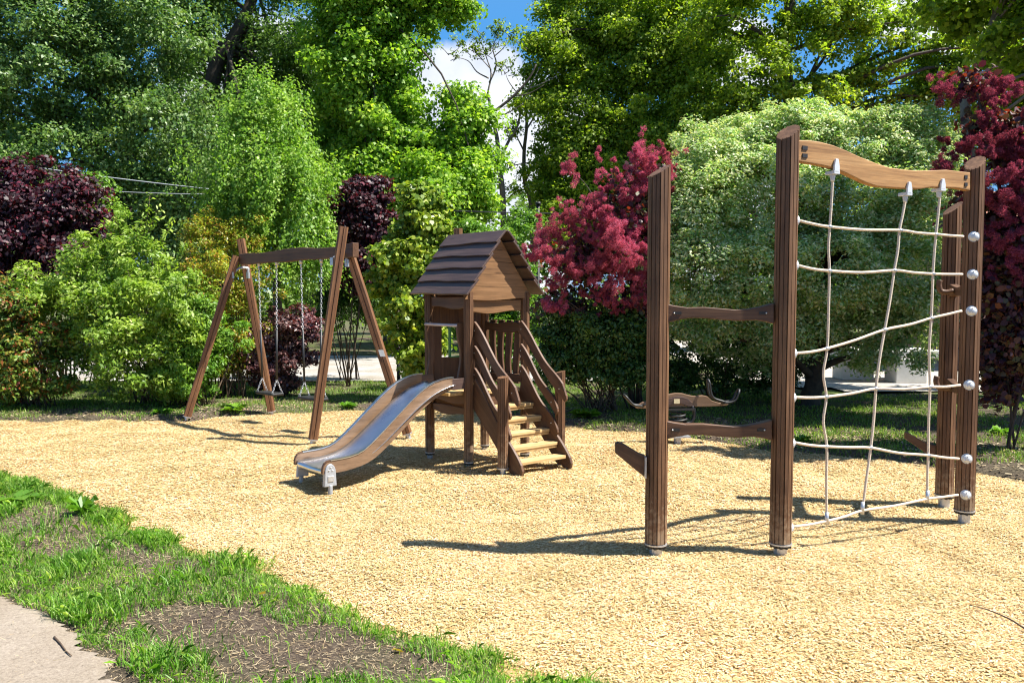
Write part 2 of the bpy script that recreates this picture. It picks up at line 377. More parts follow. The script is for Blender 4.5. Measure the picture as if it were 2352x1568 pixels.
tp_ = [(548, 584), (570, 581), (595, 581), (622, 578), (650, 572), (675, 569), (695, 568), (720, 570), (745, 569), (775, 566), (795, 560), (810, 557)]
bt_ = [(810, 591), (790, 592), (770, 592), (745, 594), (722, 596), (700, 596), (675, 599), (650, 602), (625, 602), (600, 604), (575, 607), (548, 607)]
m = MB(); m.prism([PL(u, v, p0, bn) for u, v in tp_+bt_], -bn*.09, bd); m.build('beam', M['board'], SW, bevel=.008, seg=3)
for tpL, a, c in ((11.5, (533, 632), (570, 632)), (9.7, (763, 600), (797, 604))):
    A, C = D(*a, tpL-.05), D(*c, tpL+.12)
    mid = (A+C)/2
    m = MB(); m.tube(cat([A, A+Z*.04+(C-A)*.12, A+Z*.1+(C-A)*.5, C+Z*.1-(C-A)*.02, C+Z*.05, C-Z*.02], 5), .019, 8)
    cb = m.build('corner_brace', M['zinc'], SW)
    for q in (A, C): m = MB(); m.box(q, (bd*.03, bn*.012, Z*.045)); m.build('brace_plate', M['zinc'], cb)
def chain_links(m, a, b, pitch=.03, w=.0095, r=.0031):
    a, b = Vector(a), Vector(b); n = max(2, int((b-a).length/pitch)); t = (b-a)/n; g, x, y = frame(t)
    for i in range(n):
        c = a+t*(i+.5); s1 = x if i % 2 else y
        h = t*.62
        pts = [c+h, c+h*.6+s1*w, c-h*.6+s1*w, c-h, c-h*.6-s1*w, c+h*.6-s1*w, c+h]
        m.tube(pts, r, 5, cap=False)
def swing(lbl, tops, vseat):
    T = [PL(u, v, Vector((BL.x, BL.y, 0)), bn) for u, v in tops]
    for t in T: t.z = zb-.13
    mid = (T[0]+T[1])/2; zs = PL((tops[0][0]+tops[1][0])/2, vseat, Vector((BL.x, BL.y, 0)), bn).z
    sw = thing('swing', lbl, 'swing', (mid.x, mid.y, zs), 'chain swings under the beam')
    m = MB(); c = Vector((mid.x, mid.y, zs)); m.box(c, (bd*.225, bn*.09, Z*.017)); m.build('seat', M['black'], sw, bevel=.012, seg=3)
    for t, sg in zip(T, (-1, 1)):
        e = c+bd*sg*.19; e.z = zs+.2
        t2 = t+(e-t)*.56; t3 = e
        m = MB(); chain_links(m, t, t2)
        ch = m.build('chain', M['zinc'], sw); m = MB()
        for s2 in (-1, 1): chain_links(m, t3, c+bd*sg*.195+bn*s2*.075+Z*.015, pitch=.026)
        m.build('chain_fork', M['zinc'], ch)
        m = MB(); m.tube([t2, t3], .014, 8); m.build('chain_sleeve', M['black'], ch)
        m = MB(); m.tube([t+Z*.09, t+Z*.02], [.026, .02], 10); m.tube([t+Z*.03, t-Z*.02], .012, 8); m.build('chain_hanger', M['zinc'], ch)
swing('black swing seat on the post side away from the slide, next to the purple bush', [(594, 600), (635, 600)], 902)
swing('black swing seat nearer the slide, its right chain behind the tall front leg', [(691, 597), (738, 596)], 914)

# ================================================================== play house
a1, a2 = R(-49), R(38)
E1, E2 = Vector((math.cos(a1), math.sin(a1), 0)), Vector((math.cos(a2), math.sin(a2), 0))
# E1 runs from the back wall to the stairs, E2 from the slide side to the railing side
CH = Vector((-.373, 8.65, 0)); W1, W2 = .34, .365
def hp(s, t, z): return CH+E1*s+E2*t+Z*z
PH = thing('playhouse', 'small brown timber playhouse tower with pitched board roof, steel slide and yellow stairs', 'playhouse', tuple(CH))
cor = {'A': hp(-W1, -W2, 0), 'B': hp(W1, -W2, 0), 'C': hp(-W1, W2, 0), 'D': hp(W1, W2, 0)}
for k, p in cor.items(): post(PH, p, 1.76, .051, lift=.05, n=8, rot=.3, foot=.6)
rn = random.Random(3)
def wavy(p, along, up, length, h0, amp, ph, n=16, amp2=None):
    """outline of a wavy board: start p (lower edge), along dir, up dir"""
    amp2 = amp if amp2 is None else amp2
    lo = [p+along*(length*i/n)+up*(amp*math.sin(ph+6.2*i/n)) for i in range(n+1)]
    hi = [p+along*(length*i/n)+up*(h0+amp2*math.sin(ph*1.7+1+6.8*i/n)) for i in range(n, -1, -1)]
    return lo+hi
# deck
m = MB()
for i in range(6):
    t = -W2+.02+(2*W2-.04)*(i+.5)/6
    m.box(hp(0, t, .733), (E1*(W1+.0), E2*.054, Z*.017), E1)
m.box(hp(0, -W2-.105, .735), (E1*(W1-.055), E2*.1, Z*.016), E1)
m.build('deck', M['tread'], PH, bevel=.004)
# aprons under the deck
def apron(p, al, L, h, nrm, amp=.014, ph=.5, th=.035, mat='board', name='apron_board', par=PH):
    m = MB(); m.prism(wavy(p, al, Z, L, h, amp, ph, amp2=.004), nrm*th, al); return m.build(name, M[mat], par, bevel=.005)
apron(hp(-W1+.05, -W2-.02, .625), E1, 2*W1-.1, .095, E2)
apron(hp(-W1+.05, -W2+.0, .50), E1, 2*W1-.1, .085, E2, ph=2.2)
apron(hp(W1-.02, -W2+.05, .60), E2, 2*W2-.1, .115, -E1, ph=1.2)
apron(hp(-W1+.05, W2-.02, .60), E1, 2*W1-.1, .115, E2, ph=.2)
apron(hp(-W1, -W2+.05, .5), E2, 2*W2-.1, .2, E1, ph=.2)
# back wall with a window hole (between the posts away from the stairs)
ws, wl = 2*W2-.1, -W2+.05
m = MB(); npl = 6; w = ws/npl
win = (.30, .62, 1.06, 1.40)      # t0,t1 (fraction along wall), z0,z1
for i in range(npl):
    t0, t1 = wl+w*i+.0015, wl+w*(i+1)-.0015
    f0, f1 = (t0-wl)/ws, (t1-wl)/ws
    segs = [(.7, 1.72)] if (f1 < win[0]+.02 or f0 > win[1]-.02) else [(.7, win[2]), (win[3], 1.72)]
    for z0, z1 in segs:
        m.box(hp(-W1-.005, (t0+t1)/2, (z0+z1)/2), (E2*(t1-t0)/2, E1*.011, Z*(z1-z0)/2), Z)
bw = m.build('back_wall', M['board'], PH, bevel=.003)
m = MB(); ta, tb = wl+ws*2/6, wl+ws*4/6; za, zb2 = win[2], win[3]
for c, ax in ((hp(-W1, ta, (za+zb2)/2), (E2*.008, E1*.016, Z*(zb2-za)/2)), (hp(-W1, tb, (za+zb2)/2), (E2*.008, E1*.016, Z*(zb2-za)/2)),
              (hp(-W1, (ta+tb)/2, za), (E2*(tb-ta+.016)/2, E1*.017, Z*.008)), (hp(-W1, (ta+tb)/2, zb2), (E2*(tb-ta+.016)/2, E1*.017, Z*.008))): m.box(c, ax)
m.build('window_frame', M['green'], bw)
# slide entrance: two wavy side boards and a grab bar, lintel above
def vboard(p, out, z0, z1, wd, th, nrm, ph, name):
    n = 16; a = [p+out*(.012*math.sin(ph+7*i/n))+Z*(z0+(z1-z0)*i/n) for i in range(n+1)]
    c = [p+out*(wd+.022*math.sin(ph+1+7*i/n))+Z*(z0+(z1-z0)*i/n) for i in range(n, -1, -1)]
    m = MB(); m.prism(a+c, nrm*th, Z); return m.build(name, M['board'], PH, bevel=.005)
vboard(hp(-W1+.055, -W2, 0), -E2, .78, 1.45, .075, .03, E1, .3, 'entrance_board')
vboard(hp(W1-.085, -W2, 0), -E2, .78, 1.45, .075, .03, E1, .3, 'entrance_board')
m = MB(); m.tube([hp(-W1+.06, -W2-.09, 1.425), hp(W1-.06, -W2-.09, 1.425)], .0155, 10); m.build('grab_bar', M['mauve'], PH)
apron(hp(-W1+.05, -W2-.01, 1.60), E1, 2*W1-.1, .11, E2, name='lintel')
apron(hp(W1-.0, -W2+.05, 1.555), E2, 2*W2-.1, .13, -E1, name='lintel', mat='gable', ph=2.6)
apron(hp(-W1+.05, W2, 1.60), E1, 2*W1-.1, .11, E2, name='lintel')
# railing between the two far posts
rl = bpy.data.objects.new('railing', None); COL.objects.link(rl); rl.parent = PH; rl.location = hp(0, W2, .75)-CH
m = MB(); m.prism(wavy(hp(-W1+.04, W2-.03, 1.335), E1, Z, 2*W1-.08, .1, .012, 1.0), E2*.03, E1); m.build('rail', M['board'], rl, bevel=.005)
m = MB(); m.prism(wavy(hp(-W1+.04, W2-.03, .80), E1, Z, 2*W1-.08, .08, .008, 1.0), E2*.03, E1); m.build('rail', M['board'], rl, bevel=.005)
for i in range(4):
    s0 = -W1+.10+i*.13; n = 14
    a = [hp(s0+.014*math.sin(i+6*j/n), W2+.002, .78+.68*j/n) for j in range(n+1)]
    c = [hp(s0+.085+.016*math.sin(i+.6+6*j/n), W2+.002, .78+.68*j/n) for j in range(n, -1, -1)]
    m = MB(); m.prism(a+c, E2*.025, Z); m.build('baluster', M['board'], rl, bevel=.004)
# roof
RZ, EZ, OV, GO = 2.375, 1.725, .085, .157
half = W2+OV; roof = bpy.data.objects.new('roof', None); COL.objects.link(roof); roof.parent = PH; roof.location = Z*1.73
for sg in (-1, 1):
    dn = (E2*sg*half+Z*(EZ-RZ)); sl = dn.length; dn.normalize(); nr = E1.cross(dn).normalized()
    if nr.z < 0: nr = -nr
    nb = 5; bh = sl/nb
    for i in range(nb):
        n = 22; s0 = -W1-GO+.02-.006*i; s1 = W1+GO+.0*i
        st = bh*i-.03*(i > 0); en = bh*(i+1)+.012
        lift = .012+.03
        tops = [hp(s0+(s1-s0)*j/n, 0, RZ)+dn*st+nr*(.006) for j in range(n+1)]
        ph = rn.uniform(0, 6); lows = [hp(s0+(s1-s0)*j/n, 0, RZ)+dn*(en+.007*math.sin(ph+5*j/n)+.003*math.sin(2*ph+13*j/n))+nr*(.034) for j in range(n, -1, -1)]
        m = MB(); m.prism(tops+lows, nr*.022, E1); m.build('roof_board', M['roofb'], roof, bevel=.004)
# gables: horizontal boards under the roof, front and back
for s_, sn in ((W1+.035, 1), (-W1-.035, -1)):
    g = MB(); nb = 5; z0 = 1.69; hh = (RZ-.05-z0)/nb
    for i in range(nb):
        za, zc = z0+hh*i, z0+hh*(i+1)-.003
        def wd(z): return max(.0, (RZ-.03-z)/(RZ-EZ)*half-.02)
        n = 10; lo = [hp(s_, -wd(za)+2*wd(za)*j/n, za+(.006*math.sin(i*2+5*j/n) if i else -.012*math.sin(5*j/n))) for j in range(n+1)]
        hi = [hp(s_, -wd(zc)+2*wd(zc)*j/n, zc+.006*math.sin(i*2+2+5*j/n)) for j in range(n, -1, -1)]
        g.prism(lo+hi, -E1*sn*(.02+.004*(i % 2)), E2)
    g.build('gable', M['gable'], roof, bevel=.003)
cp = Vector((D(1052, 535, 8.98).x, 8.98, 0)); m = MB(); m.loft(cp+Z*2.2, cp+Z*2.462, notched(.05, 8, .008, .3), (Z, Vector((1, 0, 0)), Vector((0, 1, 0)))); m.build('chimney', M['gable'], roof)
# ---- slide
SL = bpy.data.objects.new('slide', None); COL.objects.link(SL); SL.parent = PH; nf = G(758, 1128); SL.location = Vector((nf.x, nf.y, 0))-CH
def z3(zx, zy): return 643.9+.20033*zx, 824.6+.20033*zy
tp = [(1985, 216), (1920, 222), (1850, 240), (1770, 272), (1690, 318), (1600, 392), (1500, 490), (1400, 597), (1300, 705), (1200, 815), (1100, 920), (1030, 990), (960, 1050), (890, 1092), (800, 1124), (720, 1142), (640, 1156), (575, 1168)]
nose = [(540, 1180), (515, 1203), (498, 1236), (491, 1275), (491, 1318)]
bt = [(560, 1318), (640, 1302), (740, 1282), (840, 1254), (930, 1222), (1010, 1184), (1090, 1130), (1160, 1068), (1250, 980), (1350, 873), (1450, 765), (1550, 655), (1640, 568), (1730, 487), (1810, 430), (1890, 384), (1965, 348)]
SWD = .53
nearP = [PL(*z3(*q), nf, E1) for q in tp+nose+bt]
WV = -E1*SWD
for off in (Vector((0, 0, 0)), WV):
    m = MB(); m.prism([p+off for p in nearP], -E1*.022, E2); m.build('side_rail', M['rail'], SL, bevel=.002)
    m = MB(); pts = [PL(*z3(*q), nf, E1)+off-E1*.011 for q in tp]
    # bright capping strip: flat bar riding on the rail
    n = len(pts); vs = []
    for i, p in enumerate(pts):
        t = (pts[min(i+1, n-1)]-pts[max(i-1, 0)]).normalized(); up = E1.cross(t); up = up if up.z > 0 else -up
        vs += [p+E1*.016+up*.001, p+E1*.016+up*.010, p-E1*.016+up*.010, p-E1*.016+up*.001]
    fs = [[i*4+j, i*4+(j+1) % 4, i*4+4+(j+1) % 4, i*4+4+j] for i in range(n-1) for j in range(4)]+[[0, 1, 2, 3][::-1], [n*4-4, n*4-3, n*4-2, n*4-1]]
    m.add(vs, fs, frame(E2), False); m.build('rail_edge', M['steel'], SL)
    m = MB(); pn = [PL(*z3(*q), nf, E1)+off-E1*.011 for q in tp[-2:]+nose]; n = len(pn); vs = []
    for i, p in enumerate(pn):
        t = (pn[min(i+1, n-1)]-pn[max(i-1, 0)]).normalized(); up = E1.cross(t); up = up if (up.z > 0 or up.dot(E2) < -.5) else -up
        vs += [p+E1*.014+up*.001, p+E1*.014+up*.008, p-E1*.014+up*.008, p-E1*.014+up*.001]
    fs = [[i*4+j, i*4+(j+1) % 4, i*4+4+(j+1) % 4, i*4+4+j] for i in range(n-1) for j in range(4)]
    m.add(vs, fs, frame(E2), False); m.build('nose_edge', M['board'], SL)
def at_s(poly, s):                   # height of a traced edge at run s
    ss = sorted([((p-nf).dot(E2), p.z) for p in poly])
    return float(np.interp(s, [q[0] for q in ss], [q[1] for q in ss]))
tpP = [PL(*z3(*q), nf, E1) for q in tp]; btP = [PL(*z3(*q), nf, E1) for q in bt]
smin = (PL(*z3(500, 1318), nf, E1)-nf).dot(E2); smax = (tpP[0]-nf).dot(E2)
vs = []; n = 44; ring = []
for i in range(n+1):
    s = smin+.01+(smax-.01-smin)*i/n
    sc = min(max(s, (btP[0]-nf).dot(E2)), smax-.02)
    zb_ = at_s(btP, sc); zt_ = at_s(tpP, min(max(s, (tpP[-1]-nf).dot(E2)), smax))
    z = zb_+.30*(zt_-zb_)
    if s > smax-.1: z = max(z, min(.752, z+.1*(s-smax+.1)/.2))
    for k, dz in ((0, .012), (.06, .0), (.5, -.006), (.94, .0), (1, .012)):
        ring.append(nf-E1*(.022+(SWD-.022)*k)+E2*s+Z*(z+dz))
lip = [p-Z*.055+E2*.004 for p in ring[:5]]
lip0 = [p-E2*.012-Z*.012 for p in ring[:5]]
rows = [lip, lip0]+[ring[i*5:i*5+5] for i in range(n+1)]
vs = [p for r_ in rows for p in r_]
fs = [[i*5+j, i*5+j+1, i*5+6+j, i*5+5+j] for i in range(len(rows)-1) for j in range(4)]
m = MB(); m.add(vs, fs, frame(E2), True); bed = m.build('slide_bed', M['steel'], SL)
sol = bed.modifiers.new('sheet', 'SOLIDIFY'); sol.thickness = .004; sol.offset = -1
for off in (Vector((0, 0, 0)), -E1*(SWD+.03)):   # cast feet
    c = nf+E1*.016+off+E2*.0
    m = MB(); o_ = []
    zt_ = .245 if off.length < .1 else .2
    for q in range(0, 181, 18): o_.append(c+E2*(.052*math.cos(R(q)))+Z*(zt_-.075+.075*math.sin(R(q))))
    o_ += [c-E2*.058+Z*.06, c-E2*.06+Z*.045, c+E2*.06+Z*.045, c+E2*.058+Z*.06]
    m.prism([p+E2*.0 for p in o_], -E1*.045 if off.length < .1 else E1*.03, Z)
    m.loft(c-E1*.01-Z*.1, c-E1*.01+Z*.06, disc(.02, 12), (Z, E1, E2))
    ft = m.build('slide_foot', M['cast'], SL, bevel=.008, seg=3)
if True:
    c = nf+E1*.0175; m = MB()
    m.box(c+Z*.115+E1*.001, (E2*.028, Z*.026, E1*.004)); m.build('foot_recess', M['zinc'], SL, bevel=.004)
    m = MB()
    for dx, z in ((-.018, .19), (.018, .19), (0, .218)):
        m = MB(); m.ball(c+E2*dx+Z*z, .007, E1, lo=0); m.build('bolt', M['bolt'], SL)
for off in (0, -SWD):
    c = tpP[0]+E1*(off+.0); c.z = .80; m = MB()
    m.box(c+E2*.06+Z*.05+E1*(-.011), (E2*.075, E1*.012, Z*.055)); m.build('mounting_plate', M['roofb'], SL, bevel=.003)
# ---- stairs
ST = bpy.data.objects.new('stairs', None); COL.objects.link(ST); ST.parent = PH; ST.location = E1*(W1+.5)
def sp(s, t, z): return hp(W1+s, t, z)
SP = .535
for t in (-W2, W2):
    p = sp(SP, t, 0)
    b = MB(); b.loft(p+Z*.07, Vector((p.x, p.y, .945 if t < 0 else .955)), notched(.055, 8, .009, .3), (Z, Vector((1, 0, 0)), Vector((0, 1, 0))), (.25, 0) if t > 0 else (.12, .12))
    po = b.build('stair_post', M['post'], ST)
    f = MB(); f.loft(p-Z*.15, p+Z*.062, disc(.028, 14), None); f.loft(p+Z*.058, p+Z*.068, disc(.06, 20), None); f.build('post_foot', M['zinc'], po)
TR = [(.635, .135), (.515, .255), (.395, .375), (.275, .495), (.155, .615)]
for s, z in TR:
    m = MB()
    m.box(sp(s+.005, 0, z-.016), (E1*.066, E2*(W2-.075), Z*.016), E2)
    m.box(sp(s+.045, 0, z-.046), (E1*.016, E2*(W2-.075), Z*.0125), E2) if z > .2 else None
    m.build('tread', M['tread'], ST, bevel=.005)
for t in (-W2+.055, W2-.055):
    lo, hi = [], []; n = 18
    for i in range(n+1):
        f = i/n; s = .03+.70*f; zc = .80-.78*f
        wv = .012*math.sin(8*f+.6)
        lo.append(sp(s-.05*(1-f)-.02, t-.016, max(.0 if f > .9 else .02, zc-.14-wv))); hi.append(sp(s+.02, t-.016, zc+.085+wv))
    hi = hi[:-1]+[sp(.745, t-.016, .115), sp(.765, t-.016, .06), sp(.757, t-.016, .015), sp(.735, t-.016, -.005)]
    m = MB(); m.prism(lo[:-1]+hi[::-1], E2*.032, E1-Z); m.build('stringer', M['board'], ST, bevel=.006)
for t, th in ((-W2+.05, E2*.028), (W2-.078, E2*.028)):
    for (z0, z1, wdt, s1) in ((1.40, .74, .055, .655), (1.17, .60, .043, .53), (.95, .39, .038, .53)):
        n = 22; up, dn = [], []
        for i in range(n+1):
            f = i/n; s = .0+s1*f
            zc = z0+(z1-z0)*f+.016*math.sin(2*math.pi*(f*1.25+.05))
            w_ = wdt*(1+.16*math.sin(7.5*f+1.0))
            up.append(sp(s+.02, t, zc+w_)); dn.append(sp(s-.02, t, zc-w_))
        e = sp(s1, t, z1)
        tip = [sp(s1+.045, t, z1-.01), sp(s1+.05, t, z1-.045), sp(s1+.025, t, z1-.075)]
        m = MB(); m.prism(up[:-1]+tip+dn[::-1][1:], th, E1-Z*.9); h_ = m.build('handrail', M['board'], ST, bevel=.006, seg=3)
        for f in (.04, .92):
            s = s1*f; zc = z0+(z1-z0)*f
            k = MB(); k.tube([sp(s, t, zc)-th*.12, sp(s, t, zc)+th*1.12], .006, 8); k.build('bolt', M['bolt'], h_)

# ================================================================== see-saw on a spring
sc_ = G(1556, 1016); SS = thing('spring_seesaw', 'low brown spring seesaw with black loop handles at the shaded far edge of the chips', 'seesaw', tuple(sc_))
def z7(zx, zy): return 1374.3+.30053*zx, 824.6+.30053*zy
sn = Vector((.08, -1, 0)).normalized(); sd = Vector((1, .08, 0)).normalized()
o_ = [(285, 366), (340, 330), (400, 315), (460, 300), (500, 285), (535, 270), (590, 260), (645, 262), (690, 275), (730, 283), (800, 277), (835, 285), (870, 318), (930, 335), (985, 335), (1000, 345), (985, 355), (860, 362), (720, 364), (520, 372), (380, 378), (290, 376)]
m = MB(); m.prism([PL(*z7(*q), sc_, sn) for q in o_], -sn*.05, sd); m.build('rocker_beam', M['rail'], SS, bevel=.006)
o_ = [(512, 372), (520, 330), (545, 302), (590, 287), (640, 287), (685, 302), (715, 330), (722, 362), (690, 364), (650, 345), (600, 336), (555, 352)]
m = MB(); m.prism([PL(*z7(*q), sc_+sn*.026, sn) for q in o_], -sn*.024, sd); m.build('side_plate', M['roofb'], SS, bevel=.004)
c = PL(*z7(600, 322), sc_+sn*.03, sn); m = MB(); m.box(c, (sd*.034, Vector((0, 0, .026)), sn*.003)); m.build('sticker', M['sticker'], SS)
def loop(P, Q, Rr, w=.09):          # a bent tube loop: P base, Q bend, R tip
    s1 = sn*w; pts = [P+s1*.0]
    path = cat([P, Q, Rr], 8); a = [p+s1*.5 for p in path]; d = [p-s1*.5 for p in path][::-1]
    tipdir = (path[-1]-path[-2]).normalized()
    return a+[Rr+tipdir*.03+s1*.2, Rr+tipdir*.03-s1*.2]+d+[P-s1*.3, P+s1*.3, P+s1*.5]
for name, P, Q, Rr in (('handle_loop', (960, 325), (865, 285), (840, 175)), ('handle_loop', (950, 332), (1030, 315), (1065, 250)), ('handle_loop', (330, 355), (265, 345), (210, 288)), ('handle_loop', (335, 350), (425, 300), (445, 210))):
    pts = loop(*[PL(*z7(*q), sc_, sn) for q in (P, Q, Rr)])
    m = MB(); m.tube(pts, .014, 8); m.build(name, M['black'], SS)
m = MB(); zt_ = .40
for k_, r0 in ((0, .1),):
    pts = []
    for i in range(97):
        f = i/96; q = f*2*math.pi*5.5; rr = .075+.035*math.sin(math.pi*f)
        pts.append(sc_+Vector((rr*math.cos(q), rr*math.sin(q), .09+.27*f)))
    m.tube(pts, .013, 7)
m.build('spring', M['black'], SS)
m = MB()
for sx in (-1, 1):
    b0 = sc_+Z*.40
    m.tube(cat([b0+sd*sx*.17+Z*.03, b0+sd*sx*.2-Z*.06, b0+sd*sx*.16-Z*.16, b0+sd*sx*.06-Z*.18], 6), .022, 8)
m.box(sc_+Z*.395, (sd*.2, sn*.05, Z*.012)); m.build('cradle', M['black'], SS)
m = MB(); m.loft(sc_-Z*.12, sc_+Z*.07, disc(.045, 16), None); m.box(sc_+Z*.08, (sd*.13, sn*.11, Z*.008)); m.build('base', M['zinc'], SS)
# ================================================================== plants
LM = {}
def lm(name, *a, **k): LM[name] = leafmat(name+' leaves', *a, **k)
lm('holm', [(0.042, 0.112, 0.022), (0.078, 0.178, 0.034), (0.125, 0.235, 0.055), (0.2, 0.285, 0.105)], trans=.32, rough=.45, spec=.4)
lm('oak', [(0.055, 0.114, 0.02), (0.091, 0.187, 0.032), (0.134, 0.239, 0.045)], trans=.36, rough=.5, spec=.3)
lm('poplar', [(0.085, 0.208, 0.018), (0.146, 0.312, 0.026), (0.22, 0.395, 0.035), (0.329, 0.478, 0.06)], trans=.46, rough=.46, spec=.35)
lm('plane', [(0.085, 0.166, 0.014), (0.146, 0.25, 0.02), (0.22, 0.333, 0.028), (0.329, 0.416, 0.04)], trans=.5, rough=.5, spec=.3)
lm('birch', [(.1, .23, .025), (.15, .31, .035), (.21, .38, .06), (.3, .43, .1)], trans=.42, rough=.46, spec=.35)
lm('purple', [(.024, .012, .015), (.04, .019, .024), (.065, .03, .037), (.14, .022, .03)], trans=.22, rough=.48, spec=.35, tcol=(2.2, .5, .5))
lm('willow', [(0.11, 0.218, 0.02), (0.165, 0.302, 0.03), (0.232, 0.374, 0.05), (0.342, 0.437, 0.12)], trans=.38, rough=.46, spec=.35)
lm('redtip', [(.06, .15, .02), (.1, .22, .03), (.17, .22, .03), (.28, .07, .02)], trans=.3, rough=.42, spec=.4)
lm('nandina', [(.13, .24, .02), (.23, .33, .03), (.36, .34, .03), (.34, .17, .03)], trans=.38, rough=.4)
lm('pitto', [(0.073, 0.177, 0.018), (0.122, 0.27, 0.028), (0.183, 0.343, 0.04)], trans=.35, rough=.42, spec=.4)
lm('barberry', [(0.05, 0.025, 0.028), (0.085, 0.042, 0.045), (0.15, 0.065, 0.055), (0.24, 0.15, 0.13)], trans=.2, rough=.38, tcol=(2, .6, .5))
lm('maple', [(0.11, 0.208, 0.02), (0.171, 0.281, 0.03), (0.244, 0.343, 0.04), (0.342, 0.395, 0.05)], trans=.42, rough=.42)
lm('laurel', [(0.03, 0.083, 0.016), (0.055, 0.135, 0.026), (0.098, 0.198, 0.04)], trans=.25, rough=.42, spec=.45)
lm('pale', [(0.11, 0.26, 0.04), (0.215, 0.385, 0.12), (0.37, 0.49, 0.23), (0.56, 0.61, 0.37), (0.46, 0.45, 0.2)], trans=.34, rough=.45, spec=.4)
lm('smoke', [(.03, .012, .018), (.055, .022, .03), (.09, .045, .05), (.08, .1, .04), (.17, .07, .03)], trans=.26, rough=.5, spec=.3, tcol=(2.4, .6, .4))
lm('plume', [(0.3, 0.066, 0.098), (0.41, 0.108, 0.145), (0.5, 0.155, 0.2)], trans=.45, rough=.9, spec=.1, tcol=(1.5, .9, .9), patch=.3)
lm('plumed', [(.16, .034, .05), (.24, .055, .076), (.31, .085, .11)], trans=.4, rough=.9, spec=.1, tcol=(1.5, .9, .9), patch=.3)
lm('wood', [(0.061, 0.146, 0.02), (0.11, 0.208, 0.03), (0.159, 0.27, 0.04)], trans=.4)

def unit(a): return a/np.maximum(np.linalg.norm(a, axis=-1, keepdims=True), 1e-6)
def leaf_quads(P, out, Lg, W, droop=.3, rnd=.9, upb=.5, fold=.18, outb=.6, shape=4):
    n = len(P); nrm = unit(out*outb+np.array([0, 0, upb])+RNG.normal(size=(n, 3))*rnd*.6)
    a = RNG.normal(size=(n, 3)) + out*.8 - np.array([0, 0, droop*2.2])
    a = unit(a-nrm*(a*nrm).sum(-1, keepdims=True)); b = np.cross(nrm, a)
    s = RNG.uniform(.65, 1.25, (n, 1)); l = Lg*s*.5; w = W*s*.5; up = nrm*w*2*fold
    if shape == 4:
        return np.stack([P-a*l, P+b*w+up-a*l*.15, P+a*l, P-b*w+up-a*l*.15], 1)
    return np.stack([P-a*l, P+b*w*.9+up-a*l*.45, P+b*w*.85+up+a*l*.35, P+a*l, P-b*w*.85+up+a*l*.35, P-b*w*.9+up-a*l*.45], 1)
def lob(u, v, d=None, ru=None, rv=None, ry=None):
    if d is None: return np.array(u, float), np.array(v, float)
    c = np.array(D(u, v, d)); rx = ru/F*d; rz = rv/F*d
    return c, np.array([rx, ry if ry else min(rx, rz*1.2), rz])
def clusters(lobes, n, front=.8, shell=(.5, 1.0), zmin=.12, rag=.27):
    w = np.array([r[0]*r[2] for c, r in lobes]); w = w/w.sum()
    k = RNG.choice(len(lobes), n, p=w); d = unit(RNG.normal(size=(n, 3)))
    flip = (d[:, 1] > .25) & (RNG.random(n) < front); d[flip, 1] *= -1
    t = RNG.uniform(shell[0], shell[1], (n, 1))
    ph = RNG.uniform(0, 6.28, (len(lobes), 3))[k]           # ragged outline: lobes swell and shrink with direction
    w_ = np.sin(5.1*d[:, 0]+ph[:, 0])*np.sin(4.3*d[:, 2]+ph[:, 1])+.6*np.sin(9.7*d[:, 0]+3*d[:, 2]+ph[:, 2])
    t = t*(1+rag*w_[:, None])
    C = np.array([lobes[i][0] for i in k])+d*np.array([lobes[i][1] for i in k])*t
    ok = C[:, 2] > zmin
    return C[ok], d[ok]
def foliage(C, dirs, per, rc, Lg, W, flat=.75, droop=.3, shape=4, rnd=.9, upb=.5, outb=.6, shellp=.5):
    n = len(C); N = n*per
    d = unit(RNG.normal(size=(N, 3))); d[:, 2] = np.abs(d[:, 2])*np.where(RNG.random(N) < .7, 1, -1)
    rr = np.repeat(rc*RNG.uniform(.6, 1.3, n), per)[:, None]
    off = d*rr*RNG.random((N, 1))**shellp*np.array([1, 1, flat])
    P = np.repeat(C, per, 0)+off; P[:, 2] = np.maximum(P[:, 2], .03)
    o = unit(d*.7+np.repeat(dirs, per, 0)*.6)
    return leaf_quads(P, o, Lg, W, droop, rnd, upb, shape=shape, outb=outb)
def limbs(mb, path, r0, r1, C, k, rb=.35, sides=6, droop=0.0, start=.25):
    path = cat([Vector(p) for p in path], 5); n = len(path)
    rs = [r0+(r1-r0)*i/(n-1) for i in range(n)]
    rs[0] *= 1.35
    mb.tube([p+Vector((random.uniform(-1, 1), random.uniform(-1, 1), 0))*rs[i]*.25 for i, p in enumerate(path)], rs, sides+2)
    if len(C) and k:
        for i in RNG.choice(len(C), min(k, len(C)), replace=False):
            c = Vector(C[i]); j = int(n*start+random.random()**1.3*(n*(1-start)-1)); 
            js = [q for q in range(int(n*start), n) if path[q].z < c.z-.05*(c-path[q]).length]
            if js: j = min(js, key=lambda q: (path[q]-c).length+random.uniform(0, .35)*(c-path[0]).length*.5)
            p = path[j]; mid = p+(c-p)*.5+Vector((random.uniform(-.12, .12), random.uniform(-.12, .12), random.uniform(0, .16)-droop))*(c-p).length
            r = max(rs[j]*rb, .006); mb.tube(cat([p, mid, c], 4), [r*(1-.85*q/8) for q in range(9)], sides)
def stems(mb, base, C, k, r=.014, spread=.25):
    if not len(C): return
    for i in RNG.choice(len(C), min(k, len(C)), replace=False):
        c = Vector(C[i]); b = Vector(base)+Vector((random.uniform(-spread, spread), random.uniform(-spread, spread)*.6, 0)); b.z = -.05
        mid = b+(c-b)*.45+Vector((random.uniform(-.1, .1), random.uniform(-.1, .1), .12))*(c-b).length
        mb.tube(cat([b, mid, c], 4), [r*random.uniform(.7, 1.2)*(1-.75*q/8) for q in range(9)], 5)
